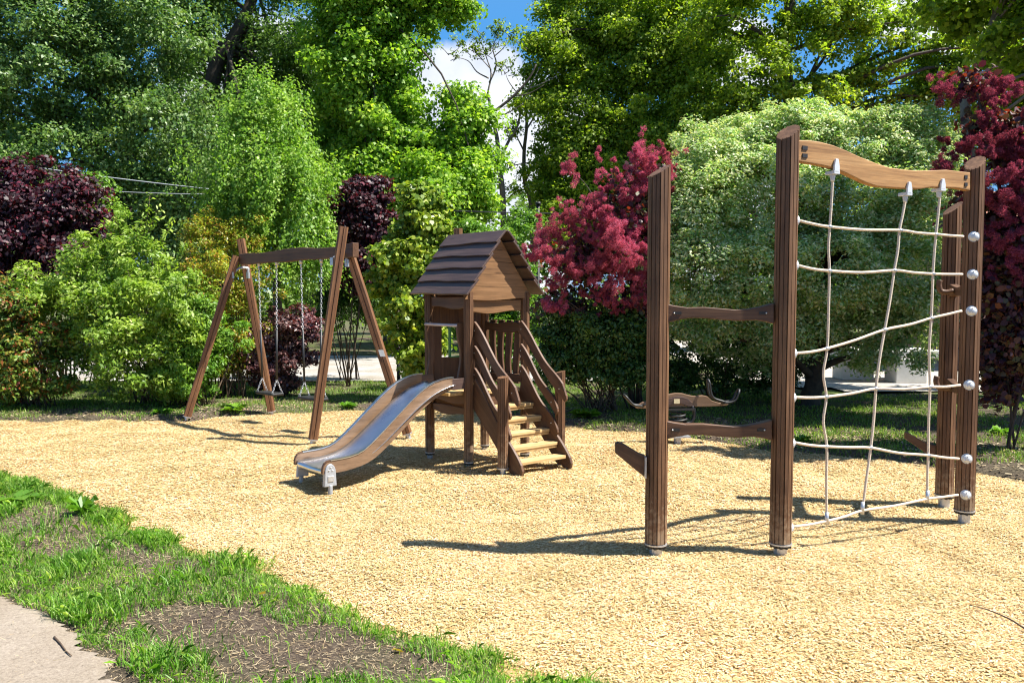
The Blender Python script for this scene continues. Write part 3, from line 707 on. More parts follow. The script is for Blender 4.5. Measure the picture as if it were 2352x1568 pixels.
def shrub(name, label, catg, base, lobes, nc, per, rc, Lg, W, mat, nst=24, stem_r=.014, spread=.25, group=None, stemmat='stem', leafname='foliage', shoots=(), **kw):
    kk = {q: kw.pop(q) for q in ('front', 'shell', 'zmin', 'rag') if q in kw}
    L_ = [lob(*l) for l in lobes]; C, d = clusters(L_, nc, **kk)
    o = thing(name, label, catg, tuple(base), group)
    V = [foliage(C, d, per, rc, Lg, W, **kw)]; m = MB()
    for u0, v0, u1, v1, dd in shoots:
        a, b = D(u0, v0, dd), D(u1, v1, dd+random.uniform(-.35, .25)); m.tube([a, (a+b)/2+Vector((.02, 0, .03)), b], [.008, .006, .003], 4)
        P = np.array([np.array(a+(b-a)*t)+RNG.normal(size=3)*.025 for t in np.linspace(0, 1, 34)])
        V.append(leaf_quads(P, np.repeat(np.array((b-a).normalized())[None], 34, 0), Lg*1.35, W*1.1, droop=-.5))
    quads(leafname, np.concatenate(V), LM[mat], o)
    stems(m, base, C, nst, stem_r, spread); m.build('stems', M[stemmat], o)
    return o, C, d
def tree(name, label, base, path, r0, r1, lobes, nc, per, rc, Lg, W, mat, nl=26, group=None, bark='bark', start=.25, cat_='tree', extra=(), **kw):
    kk = {q: kw.pop(q) for q in ('front', 'shell', 'zmin', 'rag') if q in kw}
    L_ = [lob(*l) for l in lobes]; C, d = clusters(L_, nc, **kk)
    o = thing(name, label, cat_, tuple(base), group)
    quads('crown', foliage(C, d, per, rc, Lg, W, **kw), LM[mat], o)
    m = MB(); limbs(m, [base]+path, r0, r1, C, nl, start=start)
    for pts, dd, r in extra:
        p = cat([D(u, v, dd) for u, v in pts], 4); m.tube(p, [r*(1-.7*i/(len(p)-1)) for i in range(len(p))], 7)
    m.build('trunk', M[bark], o)
    return o, C, d
# ---- tall trees behind the road
def gz(u, d): return Vector(((u-CU)/F*d, d, -.1))
tree('evergreen_oak', 'big dark evergreen tree with grey green leaves behind the purple bush at far left', gz(290, 23.79), [D(285, 520, 23.79), D(300, 330, 23.79), D(270, 120, 23.79)], .32, .12,
     [(90, 170, 23.18, 260, 190), (330, 150, 23.42, 170, 150), (150, 400, 22.45, 210, 150), (400, 330, 22.2, 130, 130), (60, 560, 22.69, 160, 130), (300, 560, 22.69, 190, 120), (430, 480, 22.69, 130, 110), (230, -60, 23.79, 300, 160), (-120, 300, 23.18, 150, 260)],
     680, 230, .6, .115, .068, 'holm', nl=60, front=.85)
tree('evergreen_oak', 'dark leaved tree with a leaning forked trunk above the yellow green weeping birch', gz(470, 27.45), [D(480, 400, 27.45), D(490, 170, 27.21), D(545, 75, 27.21), D(600, -60, 27.45)], .34, .16,
     [(560, -20, 27.57, 230, 90), (690, 120, 26.84, 110, 150), (430, 60, 28.3, 120, 160), (580, 330, 27.57, 160, 150), (700, 330, 26.84, 110, 170), (560, 560, 26.84, 260, 130), (640, 200, 28.55, 150, 150), (520, 190, 29.04, 130, 130)],
     460, 200, .64, .12, .072, 'oak', nl=40, front=.8, start=.55)
tree('poplar_tree', 'tall bright green broadleaf tree with shiny leaves standing beside the sky gap', gz(905, 24.4), [D(900, 480, 24.4), D(890, 300, 24.4), D(830, 120, 24.4), D(800, -60, 24.4)], .3, .12,
     [(850, 40, 24.4, 140, 130), (950, 20, 24.03, 100, 70), (1060, 5, 23.79, 55, 28), (830, 210, 23.79, 110, 130), (915, 180, 24.16, 65, 100), (930, 340, 23.55, 110, 110), (1040, 330, 23.18, 70, 75), (1050, 225, 23.42, 50, 35), (1095, 280, 23.18, 45, 40), (1100, 400, 23.18, 45, 60), (1010, 460, 22.69, 120, 110), (870, 460, 23.06, 120, 120), (1075, 470, 22.45, 65, 85), (760, 330, 24.4, 70, 120)],
     640, 240, .54, .12, .1, 'poplar', nl=44, front=.85, droop=.45, extra=[([(930, 400), (1000, 320), (1060, 283), (1120, 265), (1180, 220), (1215, 180), (1232, 148)], 23.2, .07), ([(1120, 265), (1160, 262), (1200, 240)], 23.2, .03), ([(1180, 220), (1215, 215), (1250, 195)], 23.2, .025)])
m_ = thing('bare_tree', 'thin half bare tree with a forked trunk standing in the sky gap', 'tree', tuple(gz(1152, 25.62)))
m = MB()
T0 = [gz(1158, 25.62), D(1156, 480, 25.62), D(1148, 390, 25.62), D(1142, 320, 25.62), D(1132, 275, 25.62), D(1120, 215, 25.62)]
m.tube(cat(T0, 5), [.11*(1-.65*i/25) for i in range(26)], 9)
for pts, r in (([(1146, 372), (1168, 325), (1190, 285), (1200, 230), (1222, 190), (1245, 145)], .085), ([(1152, 400), (1176, 382), (1200, 376), (1235, 368)], .045), ([(1146, 395), (1130, 372), (1112, 352)], .04),
               ([(1120, 215), (1128, 170), (1118, 135), (1105, 95)], .05), ([(1124, 190), (1140, 150), (1132, 110), (1146, 78)], .05), ([(1122, 180), (1095, 165), (1075, 140), (1040, 130)], .04), ([(1128, 160), (1090, 120), (1060, 110)], .03),
               ([(1135, 130), (1158, 108), (1166, 80)], .03), ([(1200, 230), (1170, 190), (1160, 165)], .035), ([(1212, 205), (1250, 190), (1290, 170)], .035), ([(1154, 440), (1180, 420), (1205, 410)], .03)):
    p = cat([D(u, v, 25.6+random.uniform(-.4, .4)) for u, v in pts], 4); m.tube(p, [r*.6*(1-.7*i/(len(p)-1)) for i in range(len(p))], 6)
tw = []
for _ in range(60):
    a = random.choice([(1105, 95), (1146, 78), (1040, 130), (1060, 110), (1166, 80), (1118, 135), (1132, 110), (1160, 165), (1090, 120), (1200, 110)])
    u, v = a[0]+random.uniform(-14, 14), a[1]+random.uniform(-12, 12); p = D(u, v, 25.6); q = p+Vector((random.uniform(-.3, .3), 0, random.uniform(0, .32))); m.tube([p, (p+q)/2+Vector((.03, 0, 0)), q], [.013, .01, .004], 4); tw.append(q)
m.build('trunk', M['barkg'], m_)
C = np.array([list(t) for t in tw]); dd = unit(RNG.normal(size=C.shape)); quads('crown', foliage(C, dd, 22, .17, .09, .05), LM['plane'], m_)
m_ = thing('bare_tree', 'very thin pale trunk half hidden by leaves, right of the forked bare tree', 'tree', tuple(gz(1214, 27.45)))
m = MB(); p = cat([gz(1226, 27.45), D(1222, 490, 27.45), D(1206, 420, 27.45), D(1204, 350, 27.45), D(1210, 280, 27.45), D(1200, 200, 27.45)], 4); m.tube(p, [.1*(1-.6*i/(len(p)-1)) for i in range(len(p))], 7)
for pts in ([(1206, 420), (1225, 380), (1250, 350)], [(1205, 350), (1190, 320), (1180, 300)], [(1222, 480), (1240, 440), (1262, 425)], [(1208, 300), (1232, 262), (1250, 240)]):
    p = cat([D(u, v, 27.4) for u, v in pts], 4); m.tube(p, [.035*(1-.7*i/(len(p)-1)) for i in range(len(p))], 5)
m.build('trunk', M['barkg'], m_)
C, d_ = clusters([lob(1255, 235, 27.45, 40, 50), lob(1185, 300, 27.45, 24, 24), lob(1262, 410, 27.45, 30, 30), lob(1225, 190, 27.45, 35, 45), lob(1190, 420, 27.45, 30, 40)], 60); quads('crown', foliage(C, d_, 60, .3, .1, .06), LM['plane'], m_)
tree('plane_tree', 'broad green plane tree right of the sky gap, behind the magenta smoke bush', gz(1480, 26.84), [D(1470, 560, 26.84), D(1480, 330, 26.84), D(1450, 120, 26.84), D(1440, -60, 26.84)], .34, .14,
     [(1290, 150, 26.84, 95, 100), (1250, 95, 27.21, 50, 40), (1370, 40, 27.33, 120, 110), (1340, 260, 26.23, 130, 120), (1300, 390, 25.86, 100, 100), (1500, 130, 26.35, 150, 140), (1420, 380, 25.62, 140, 130), (1540, 320, 25.38, 140, 130), (1330, 520, 25.01, 130, 90), (1560, 30, 27.45, 120, 110), (1500, 500, 25.01, 160, 100), (1285, 20, 28.06, 40, 50)],
     700, 250, .58, .107, .09, 'plane', nl=50, front=.85)
tree('plane_tree', 'spreading plane tree with sky glinting through it, above the pale green bush', gz(1830, 25.01), [D(1830, 560, 25.01), D(1840, 330, 24.77), D(1800, 160, 24.4), D(1820, -40, 24.4)], .34, .15,
     [(1700, 60, 24.4, 160, 120), (1900, 40, 24.4, 170, 120), (1750, 220, 23.91, 170, 110), (1650, 330, 24.4, 130, 110), (1950, 190, 24.4, 110, 70), (1870, 290, 24.89, 120, 55), (2030, 290, 24.89, 110, 60), (2060, 90, 24.64, 110, 110), (1790, 330, 24.16, 140, 70), (2150, 160, 24.4, 110, 90), (2250, 240, 24.4, 90, 80), (2290, 90, 24.4, 100, 90), (2110, 240, 24.4, 70, 60)],
     430, 180, .47, .115, .095, 'plane', nl=44, front=.7, shell=(.3, 1.05))
tree('plane_tree', 'plane tree with a pale forking limb over the tall dark red smoke bush', Vector((8.3, 13.6, -.1)), [Vector((8.0, 13.6, 2.0)), D(2215, 265, 13.5), D(2262, 120, 13.4), D(2300, -20, 13.4)], .11, .06,
     [(2330, 60, 13.4, 120, 95), (2180, 30, 14, 80, 60), (2260, -60, 13.5, 220, 90), (2480, 100, 13.5, 170, 200), (2520, -60, 12.5, 240, 150), (2220, 330, 15, 110, 70), (2420, 330, 14.5, 130, 120), (2480, 520, 13, 140, 140), (2330, 180, 14.5, 80, 60), ((9.8, 10.25, 6.3), (2.3, .5, 2.3)), ((9.0, 10.2, 9.2), (2.0, .5, 1.6)), ((11.2, 10.5, 5), (2, .6, 2.5))],  # last three lobes: out-of-view crown added to shade the lawn
     420, 150, .4, .11, .095, 'plane', nl=26, front=.5, bark='barkg')
# birch: hanging strands
bo = thing('birch_tree', 'yellow green weeping birch with hanging strands of small leaves, behind the swing set', 'tree', tuple(gz(640, 15)))
lobes = [lob(600, 235, 14.8, 55, 85), lob(560, 330, 14.6, 75, 80), lob(645, 300, 14.8, 60, 90), lob(610, 400, 14.4, 105, 100), lob(670, 440, 14.6, 80, 120), lob(555, 470, 14.5, 75, 100), lob(650, 550, 14.4, 95, 90), lob(700, 560, 14.6, 55, 80), lob(580, 190, 15, 30, 45), lob(545, 250, 14.8, 30, 40), lob(695, 370, 14.6, 45, 55), lob(515, 430, 14.5, 40, 60), lob(725, 480, 14.6, 35, 65), lob(660, 215, 15, 30, 40)]
C, d_ = clusters(lobes, 560, front=.8, shell=(.45, 1.08), rag=.36)
P = []; O = []
for c, q in zip(C, d_):
    n = RNG.integers(26, 60); t = np.linspace(0, 1, n)[:, None]; ln = RNG.uniform(.35, .9)
    bow = np.array([q[0], q[1], 0])*.25
    p = c+bow*np.sqrt(t)-np.array([0, 0, 1])*ln*t**1.3+RNG.normal(size=(n, 3))*.05; P.append(p); O.append(np.repeat(q[None], n, 0))
P = np.concatenate(P); O = np.concatenate(O); P = np.repeat(P, 2, 0)+RNG.normal(size=(len(P)*2, 3))*.035; O = np.repeat(O, 2, 0)
quads('crown', leaf_quads(P, O, .062, .04, droop=.8, upb=.45), LM['birch'], bo)
m = MB(); limbs(m, [gz(640, 15), D(632, 560, 15), D(615, 350, 15), D(600, 225, 15)], .1, .02, C, 36, start=.2); m.build('trunk', M['barkg'], bo)
# ---- shrubs
shrub('smoke_bush', 'large dark purple leaved bush at the left edge, without plumes', 'shrub', gz(90, 14.6), [(60, 450, 14.6, 110, 80), (170, 480, 14.5, 90, 85), (40, 560, 14.4, 120, 100), (160, 580, 14.4, 110, 90), (245, 540, 14.4, 40, 45), (120, 650, 14.4, 160, 60), (-60, 500, 14.5, 90, 120)], 230, 150, .28, .068, .056, 'purple', nst=30, stem_r=.022, spread=.5, shape=6)
shrub('smoke_bush', 'round dark purple shrub just right of the swing, behind the tall front leg', 'shrub', gz(800, 15.3), [(835, 475, 15.2, 72, 55), (800, 525, 15.2, 60, 55), (870, 520, 15.2, 55, 60), (835, 580, 15.3, 70, 45), (800, 610, 15.3, 55, 40), (855, 640, 15.3, 50, 40), (815, 430, 15.2, 30, 30), (860, 435, 15.2, 25, 30)], 170, 140, .22, .066, .054, 'purple', nst=5, stem_r=.018, spread=.1, shape=6)
shrub('young_shrub', 'slim bright green shrub between the dark purple bush and the evergreen tree', 'shrub', gz(235, 15), [(222, 435, 15, 36, 40), (240, 500, 15, 38, 50), (230, 590, 15, 40, 60)], 60, 110, .2, .06, .04, 'pitto', nst=8)
o, C, d_ = shrub('willow_shrub', 'big light green willow shrub left of the swing set', 'shrub', gz(370, 12.7), [(300, 610, 12.8, 120, 85), (210, 690, 12.6, 110, 85), (340, 720, 12.4, 140, 110), (130, 720, 12.9, 80, 75), (420, 700, 12.6, 60, 80), (330, 830, 12.3, 115, 95), (440, 790, 12.5, 45, 70), (80, 690, 13, 70, 55), (215, 790, 12.6, 80, 65), (400, 860, 12.5, 70, 60)], 400, 110, .21, .078, .034, 'willow', nst=50, stem_r=.012, spread=.5, droop=-.2, shellp=.4, shoots=[q+(12.6,) for q in ((330, 560, 365, 470), (330, 540, 345, 445), (300, 570, 330, 500), (250, 590, 215, 525), (150, 660, 85, 625), (120, 690, 15, 640), (60, 700, -10, 660), (370, 560, 395, 505), (215, 600, 250, 545), (400, 610, 425, 560), (180, 630, 140, 585), (280, 560, 262, 500), (310, 545, 372, 495), (95, 660, 50, 620), (240, 560, 300, 490))])
shrub('photinia_bush', 'bush with red tipped and glossy green leaves at the left edge of the lawn', 'shrub', gz(70, 12.4), [(20, 720, 12.4, 75, 85), (80, 790, 12.3, 80, 80), (30, 840, 12.2, 90, 85), (110, 870, 12.3, 70, 60), (-60, 780, 12.3, 80, 140)], 190, 110, .2, .085, .034, 'redtip', nst=36, spread=.4)
shrub('nandina_shrub', 'yellow orange tinted shrub behind the swing set leftmost leg', 'shrub', gz(520, 13.6), [(465, 560, 13.6, 50, 60), (560, 560, 13.8, 50, 60), (500, 650, 13.5, 90, 75), (575, 660, 13.7, 55, 70), (480, 740, 13.5, 70, 70), (555, 760, 13.6, 60, 60), (490, 835, 13.6, 60, 50), (545, 825, 13.7, 35, 40), (470, 525, 13.7, 28, 35)], 240, 120, .17, .05, .024, 'nandina', nst=40, spread=.35)
shrub('pittosporum_shrub', 'low glossy green shrub with leaf rosettes at the foot of the leftmost swing leg', 'shrub', gz(440, 12.5), [(440, 790, 12.4, 50, 60), (470, 740, 12.5, 50, 50), (420, 870, 12.3, 60, 60), (465, 850, 12.5, 35, 50), (530, 780, 12.8, 45, 40)], 130, 130, .15, .075, .026, 'pitto', nst=20)
shrub('barberry_shrub', 'low vase shaped dark purple shrub behind the two swing seats', 'shrub', gz(640, 13.9), [(640, 760, 13.9, 75, 55), (590, 790, 13.9, 55, 55), (695, 780, 13.9, 50, 60), (640, 840, 13.8, 75, 50), (600, 850, 13.9, 50, 35), (645, 890, 13.9, 40, 25), (690, 740, 13.9, 45, 40)], 190, 90, .15, .06, .042, 'barberry', nst=110, stem_r=.009, spread=.12, shellp=.6)
shrub('young_maple', 'young yellow green maple shrub between the swing set and the playhouse', 'shrub', gz(960, 13.4), [(965, 490, 13.4, 45, 70), (930, 600, 13.3, 75, 70), (985, 590, 13.4, 55, 90), (950, 700, 13.3, 85, 80), (960, 790, 13.3, 70, 70), (900, 640, 13.4, 50, 60), (1010, 540, 13.4, 30, 50), (950, 440, 13.4, 18, 40)], 250, 90, .18, .08, .07, 'maple', nst=30, shape=6, spread=.15)
shrub('laurel_shrub', 'bright green shrub behind the playhouse roof', 'shrub', gz(1140, 14.6), [(1090, 560, 14.6, 70, 60), (1170, 580, 14.5, 70, 65), (1130, 660, 14.4, 80, 80), (1120, 760, 14.4, 80, 80), (1200, 690, 14.4, 60, 80), (1180, 800, 14.4, 80, 60), (1210, 520, 15, 50, 35)], 250, 110, .2, .065, .04, 'pitto', nst=26)
shrub('laurel_shrub', 'dark green shrub in the shade behind the round purple shrub', 'shrub', gz(800, 16.2), [(780, 640, 16.2, 60, 70), (840, 660, 16.2, 60, 60), (760, 700, 16.2, 50, 50), (860, 720, 16.2, 50, 40), (740, 590, 16.4, 40, 60)], 130, 110, .24, .07, .04, 'laurel', nst=10)
shrub('laurel_shrub', 'dark shaded shrub under the magenta smoke bush', 'shrub', gz(1390, 11.9), [(1290, 750, 12, 65, 70), (1390, 770, 11.7, 100, 80), (1460, 790, 11.7, 55, 80), (1330, 830, 11.8, 85, 50), (1420, 855, 11.7, 95, 35), (1260, 840, 12, 40, 45)], 300, 110, .2, .065, .036, 'laurel', nst=30)
shrub('laurel_shrub', 'dark shaded bush behind the two rungs joining the left posts', 'shrub', gz(1640, 13.4), [(1580, 800, 13.4, 90, 90), (1690, 800, 13.4, 90, 90), (1790, 810, 13.4, 80, 80), (1640, 880, 13.2, 120, 35), (1540, 860, 13.3, 60, 55)], 220, 110, .2, .06, .035, 'laurel', nst=30)
# pale evergreen mass
eo, C, d_ = shrub('oleaster_bush', 'huge rounded pale silvery green bush filling the view behind the rope net', 'shrub', gz(1872, 12.6),
     [(1830, 560, 12.95, 345, 300, 1.65), (1640, 390, 12.15, 110, 85), (1700, 340, 12.35, 90, 60), (1800, 330, 12.38, 110, 85), (1850, 280, 12.50, 60, 40), (1940, 340, 12.35, 110, 80), (2040, 330, 12.38, 80, 75), (2110, 300, 12.50, 55, 60), (2110, 390, 12.15, 80, 80), (1600, 500, 11.73, 110, 110), (1740, 470, 11.84, 150, 120), (1920, 470, 11.84, 150, 110), (2080, 510, 11.69, 90, 110), (1600, 630, 11.23, 110, 100), (1740, 630, 11.23, 130, 100), (1900, 630, 11.23, 140, 100), (2060, 640, 11.19, 100, 100), (1620, 730, 11.45, 120, 60), (1800, 745, 11.49, 140, 65), (2000, 745, 11.49, 120, 55), (2070, 800, 11.62, 65, 55), (1985, 800, 11.62, 50, 35), (2130, 720, 11.42, 60, 75), (1545, 560, 11.50, 50, 120)],
     1900, 120, .2, .062, .029, 'pale', nst=0, rag=.13, shell=(.75, 1.03), front=.9, shellp=.4, rnd=.8, upb=.8, droop=-.2)
m = MB(); limbs(m, [gz(1862, 12.5), D(1872, 850, 12.5), D(1890, 780, 12.5), D(1880, 650, 12.6)], .16, .08, C, 40, start=.25, rb=.5); m.build('trunk', M['bark'], eo)
# smoke bushes with plumes
def puffs(centres, dirs, per, r, stretch=1.5):
    V = []
    for c, q in zip(centres, dirs):
        nsub = RNG.integers(5, 9); rr = r*RNG.uniform(.5, 1.35)
        ax = unit(q+np.array([0, 0, .5])+RNG.normal(size=3)*.4)
        for j in range(nsub):
            s = c+ax*rr*stretch*RNG.uniform(-1, 1)+RNG.normal(size=3)*rr*.5; n = per//nsub
            d = unit(RNG.normal(size=(n, 3))); p = s+d*rr*.52*RNG.random((n, 1))**.33
            a = unit(d+RNG.normal(size=(n, 3))*.7); b = unit(np.cross(a, RNG.normal(size=(n, 3))))
            l = RNG.uniform(.012, .026, (n, 1)); w = .0032
            V.append(np.stack([p-a*l-b*w*.5, p-a*l*.2+b*w, p+a*l, p-a*l*.2-b*w], 1))
    return np.concatenate(V)
def smoke_tree(label, base, leaf_lobes, plume_lobes, nleaf, nplume, per, lr, pr, mat, trunk, singles=()):
    o = thing('smoke_bush', label, 'shrub', tuple(base))
    C, d = clusters([lob(*l) for l in leaf_lobes], nleaf, front=.7, shell=(.3, 1.0))
    quads('foliage', foliage(C, d, 34, lr, .075, .06, shape=6, droop=.2, rnd=1.1, upb=.3), LM['smoke'], o)
    Cp, dp = clusters([lob(*l) for l in plume_lobes], nplume, front=.9, shell=(.7, 1.03))
    V = [puffs(Cp, dp, per, pr)]; m = MB()
    for (u, v, u2, v2, d0) in singles:
        c = np.array(D(u, v, d0)); V.append(puffs([c, c+np.array([.06, 0, .05]), c-np.array([.07, 0, .03])], [np.array([0, 0, 1.])]*3, per, pr)); a = Vector(c); b = D(u2, v2, d0); m.tube(cat([a, (a+b)/2+Vector((.02, 0, .04)), b], 4), [.004]*3+[.005]*3+[.007]*3, 5)
    quads('flower_plumes', np.concatenate(V), LM[mat], o)
    for pth, r in trunk:
        p = cat(pth, 4); m.tube(p, [r*(1-.6*i/(len(p)-1)) for i in range(len(p))], 7)
    stems(m, base, np.concatenate([C, Cp]), 6, .016, .15); m.build('stems', M['bark'], o)
    return o
smoke_tree('sprawling smoke bush with bright magenta pink plumes beside the playhouse', gz(1470, 12.2),
    [(1440, 500, 11.7, 110, 130), (1340, 600, 11.7, 110, 90), (1430, 680, 11.7, 100, 90), (1500, 420, 11.8, 60, 70), (1300, 700, 11.9, 80, 60)],
    [(1430, 400, 11.4, 65, 55), (1500, 375, 11.4, 55, 50), (1520, 430, 11.4, 40, 40), (1420, 480, 11.3, 80, 55), (1340, 510, 11.3, 60, 40), (1265, 525, 11.3, 45, 30), (1290, 580, 11.2, 75, 45), (1400, 570, 11.2, 85, 65), (1470, 560, 11.2, 50, 70), (1330, 640, 11.2, 80, 45), (1430, 650, 11.2, 70, 60), (1480, 690, 11.3, 40, 40), (1280, 690, 11.3, 45, 30), (1390, 690, 11.3, 60, 30)],
    150, 235, 640, .25, .075, 'plume', [([gz(1470, 12.2), D(1465, 800, 12.2), D(1450, 620, 11.8), D(1470, 450, 11.6)], .05), ([gz(1460, 12.2), D(1420, 780, 12.1), D(1330, 620, 11.7)], .045)],
    singles=((1308, 392, 1365, 455, 11.3), (1212, 585, 1270, 600, 11.2)))
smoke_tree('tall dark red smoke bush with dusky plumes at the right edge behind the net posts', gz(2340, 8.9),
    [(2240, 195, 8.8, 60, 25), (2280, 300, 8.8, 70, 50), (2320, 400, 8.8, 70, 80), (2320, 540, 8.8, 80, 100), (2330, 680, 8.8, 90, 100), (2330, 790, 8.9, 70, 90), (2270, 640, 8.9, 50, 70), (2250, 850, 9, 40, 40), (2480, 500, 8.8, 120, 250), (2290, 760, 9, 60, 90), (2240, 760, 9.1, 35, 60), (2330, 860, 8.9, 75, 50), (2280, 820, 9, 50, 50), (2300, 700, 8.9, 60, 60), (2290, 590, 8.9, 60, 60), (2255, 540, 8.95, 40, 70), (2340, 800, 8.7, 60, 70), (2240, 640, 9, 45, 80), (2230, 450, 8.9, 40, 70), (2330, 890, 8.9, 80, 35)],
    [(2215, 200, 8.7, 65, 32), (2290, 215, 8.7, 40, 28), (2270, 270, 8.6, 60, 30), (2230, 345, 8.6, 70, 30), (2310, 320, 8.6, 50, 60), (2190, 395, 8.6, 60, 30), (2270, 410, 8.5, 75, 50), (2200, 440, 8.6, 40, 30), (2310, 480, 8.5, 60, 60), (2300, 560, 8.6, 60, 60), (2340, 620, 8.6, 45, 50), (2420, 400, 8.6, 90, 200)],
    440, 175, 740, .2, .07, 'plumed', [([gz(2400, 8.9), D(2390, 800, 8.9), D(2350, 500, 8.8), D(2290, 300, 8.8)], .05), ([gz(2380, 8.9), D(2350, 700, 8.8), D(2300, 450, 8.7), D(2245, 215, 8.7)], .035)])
# far wood filling the gaps behind the named trees
P = []
for (u, v, d, ru, rv) in ((-150, 350, 36.6, 500, 420), (450, 420, 37.82, 420, 330), (880, 560, 36.6, 220, 130), (1080, 600, 32.94, 90, 50), (1160, 620, 34.16, 130, 75), (1500, 420, 36.6, 250, 230), (1330, 560, 34.16, 130, 110), (1850, 600, 36.6, 330, 150), (2250, 560, 36.6, 360, 190), (600, 700, 31.72, 600, 70), (1700, 700, 32.94, 900, 60), (1195, 490, 32, 75, 60), (780, 300, 39.04, 130, 330)):
    P.append(lob(u, v, d, ru, rv, 2.0))
C, d_ = clusters(P, 950, front=.95, shell=(.2, 1.0)); fw = quads('woodland', foliage(C, d_, 110, 1.2, .25, .2), LM['wood']); tag(fw, 'dim green woodland closing the view behind the named trees', 'woodland', kind='stuff')
# ================================================================== ground
pitpx = [(0, 1088), (60, 1098), (130, 1120), (200, 1148), (320, 1200), (450, 1253), (560, 1284), (650, 1310), (760, 1358), (850, 1398), (970, 1446), (1120, 1496), (1260, 1534), (1420, 1574), (1700, 1680), (2900, 1680), (2900, 1180), (2352, 1101), (2247, 1084), (2160, 1068), (2081, 1059), (1990, 1055), (1902, 1046), (1820, 1037), (1765, 1030), (1680, 1018), (1600, 1008), (1480, 993), (1374, 987), (1310, 975), (1200, 962), (1100, 946), (950, 937), (860, 938), (740, 946), (640, 951), (560, 954), (500, 956), (420, 967), (300, 967), (150, 965), (0, 968), (-500, 962), (-500, 1010)]
PIT = np.array([[G(u, v).x, G(u, v).y] for u, v in pitpx])
pathpx = [(-200, 1345), (0, 1403), (48, 1421), (80, 1438), (110, 1453), (147, 1497), (191, 1522), (235, 1545), (255, 1590), (300, 1700), (-300, 1700)]
PATH = np.array([[G(u, v).x, G(u, v).y] for u, v in pathpx])
def sdf(x, y, poly):                 # signed distance, negative inside
    x = np.asarray(x, float); y = np.asarray(y, float); d = np.full(x.shape, 1e9); ins = np.zeros(x.shape, bool)
    n = len(poly)
    for i in range(n):
        ax, ay = poly[i]; bx, by = poly[(i+1) % n]; ex, ey = bx-ax, by-ay
        t = np.clip(((x-ax)*ex+(y-ay)*ey)/(ex*ex+ey*ey), 0, 1); d = np.minimum(d, (x-ax-t*ex)**2+(y-ay-t*ey)**2)
        c = ((ay > y) != (by > y)); xi = ex*(y-ay)/(ey if abs(ey) > 1e-9 else 1e-9)+ax; ins ^= c & (x < xi)
    return np.where(ins, -1, 1)*np.sqrt(d)
def vnoise(x, y, s, seed=0):
    x = x/s; y = y/s; xi = np.floor(x).astype(np.int64); yi = np.floor(y).astype(np.int64); fx = x-xi; fy = y-yi
    h = lambda a, b: (((a*374761393+b*668265263+seed*974711) ^ ((a*1274126177+b*91138233) >> 7)) & 0xffff)/65535.0
    fx = fx*fx*(3-2*fx); fy = fy*fy*(3-2*fy)
    return (h(xi, yi)*(1-fx)+h(xi+1, yi)*fx)*(1-fy)+(h(xi, yi+1)*(1-fx)+h(xi+1, yi+1)*fx)*fy
def chipz(x, y): return -.012+.045*(vnoise(x, y, .9, 1)-.5)+.028*(vnoise(x, y, .28, 2)-.5)
def bankz(x, y):
    s = sdf(x, y, PIT)+.16*(vnoise(x, y, .35, 5)-.5)+.08*(vnoise(x, y, .12, 6)-.5)
    k = np.clip((s+.12)/.3, 0, 1); k = k*k*(3-2*k); r = np.hypot(x, y-8)
    return -.12+k*(.15+.04*(vnoise(x, y, .5, 3)-.5)+.02*(vnoise(x, y, .15, 4)-.5))*np.where(r > 25, .87, 1)
def sheet(name, xs, ys, zf, mat, keep=None):
    X, Y = np.meshgrid(xs, ys); Zz = zf(X, Y); nx, ny = len(xs), len(ys)
    me = bpy.data.meshes.new(name); me.vertices.add(nx*ny); me.vertices.foreach_set('co', np.stack([X, Y, Zz], -1).astype(np.float32).ravel())
    i = np.arange((ny-1)*(nx-1)); a = (i//(nx-1))*nx+i % (nx-1); q = np.stack([a, a+1, a+nx+1, a+nx], 1)
    if keep is not None: q = q[keep((X.ravel()[q]).mean(1), (Y.ravel()[q]).mean(1))]
    N = len(q); me.loops.add(N*4); me.loops.foreach_set('vertex_index', q.astype(np.int32).ravel()); me.polygons.add(N)
    me.polygons.foreach_set('loop_start', np.arange(0, N*4, 4, dtype=np.int32)); me.polygons.foreach_set('loop_total', np.full(N, 4, dtype=np.int32)); me.polygons.foreach_set('use_smooth', np.ones(N, bool)); me.update(calc_edges=True)
    o = link(name, me, mat); return tag(o, kind='structure')
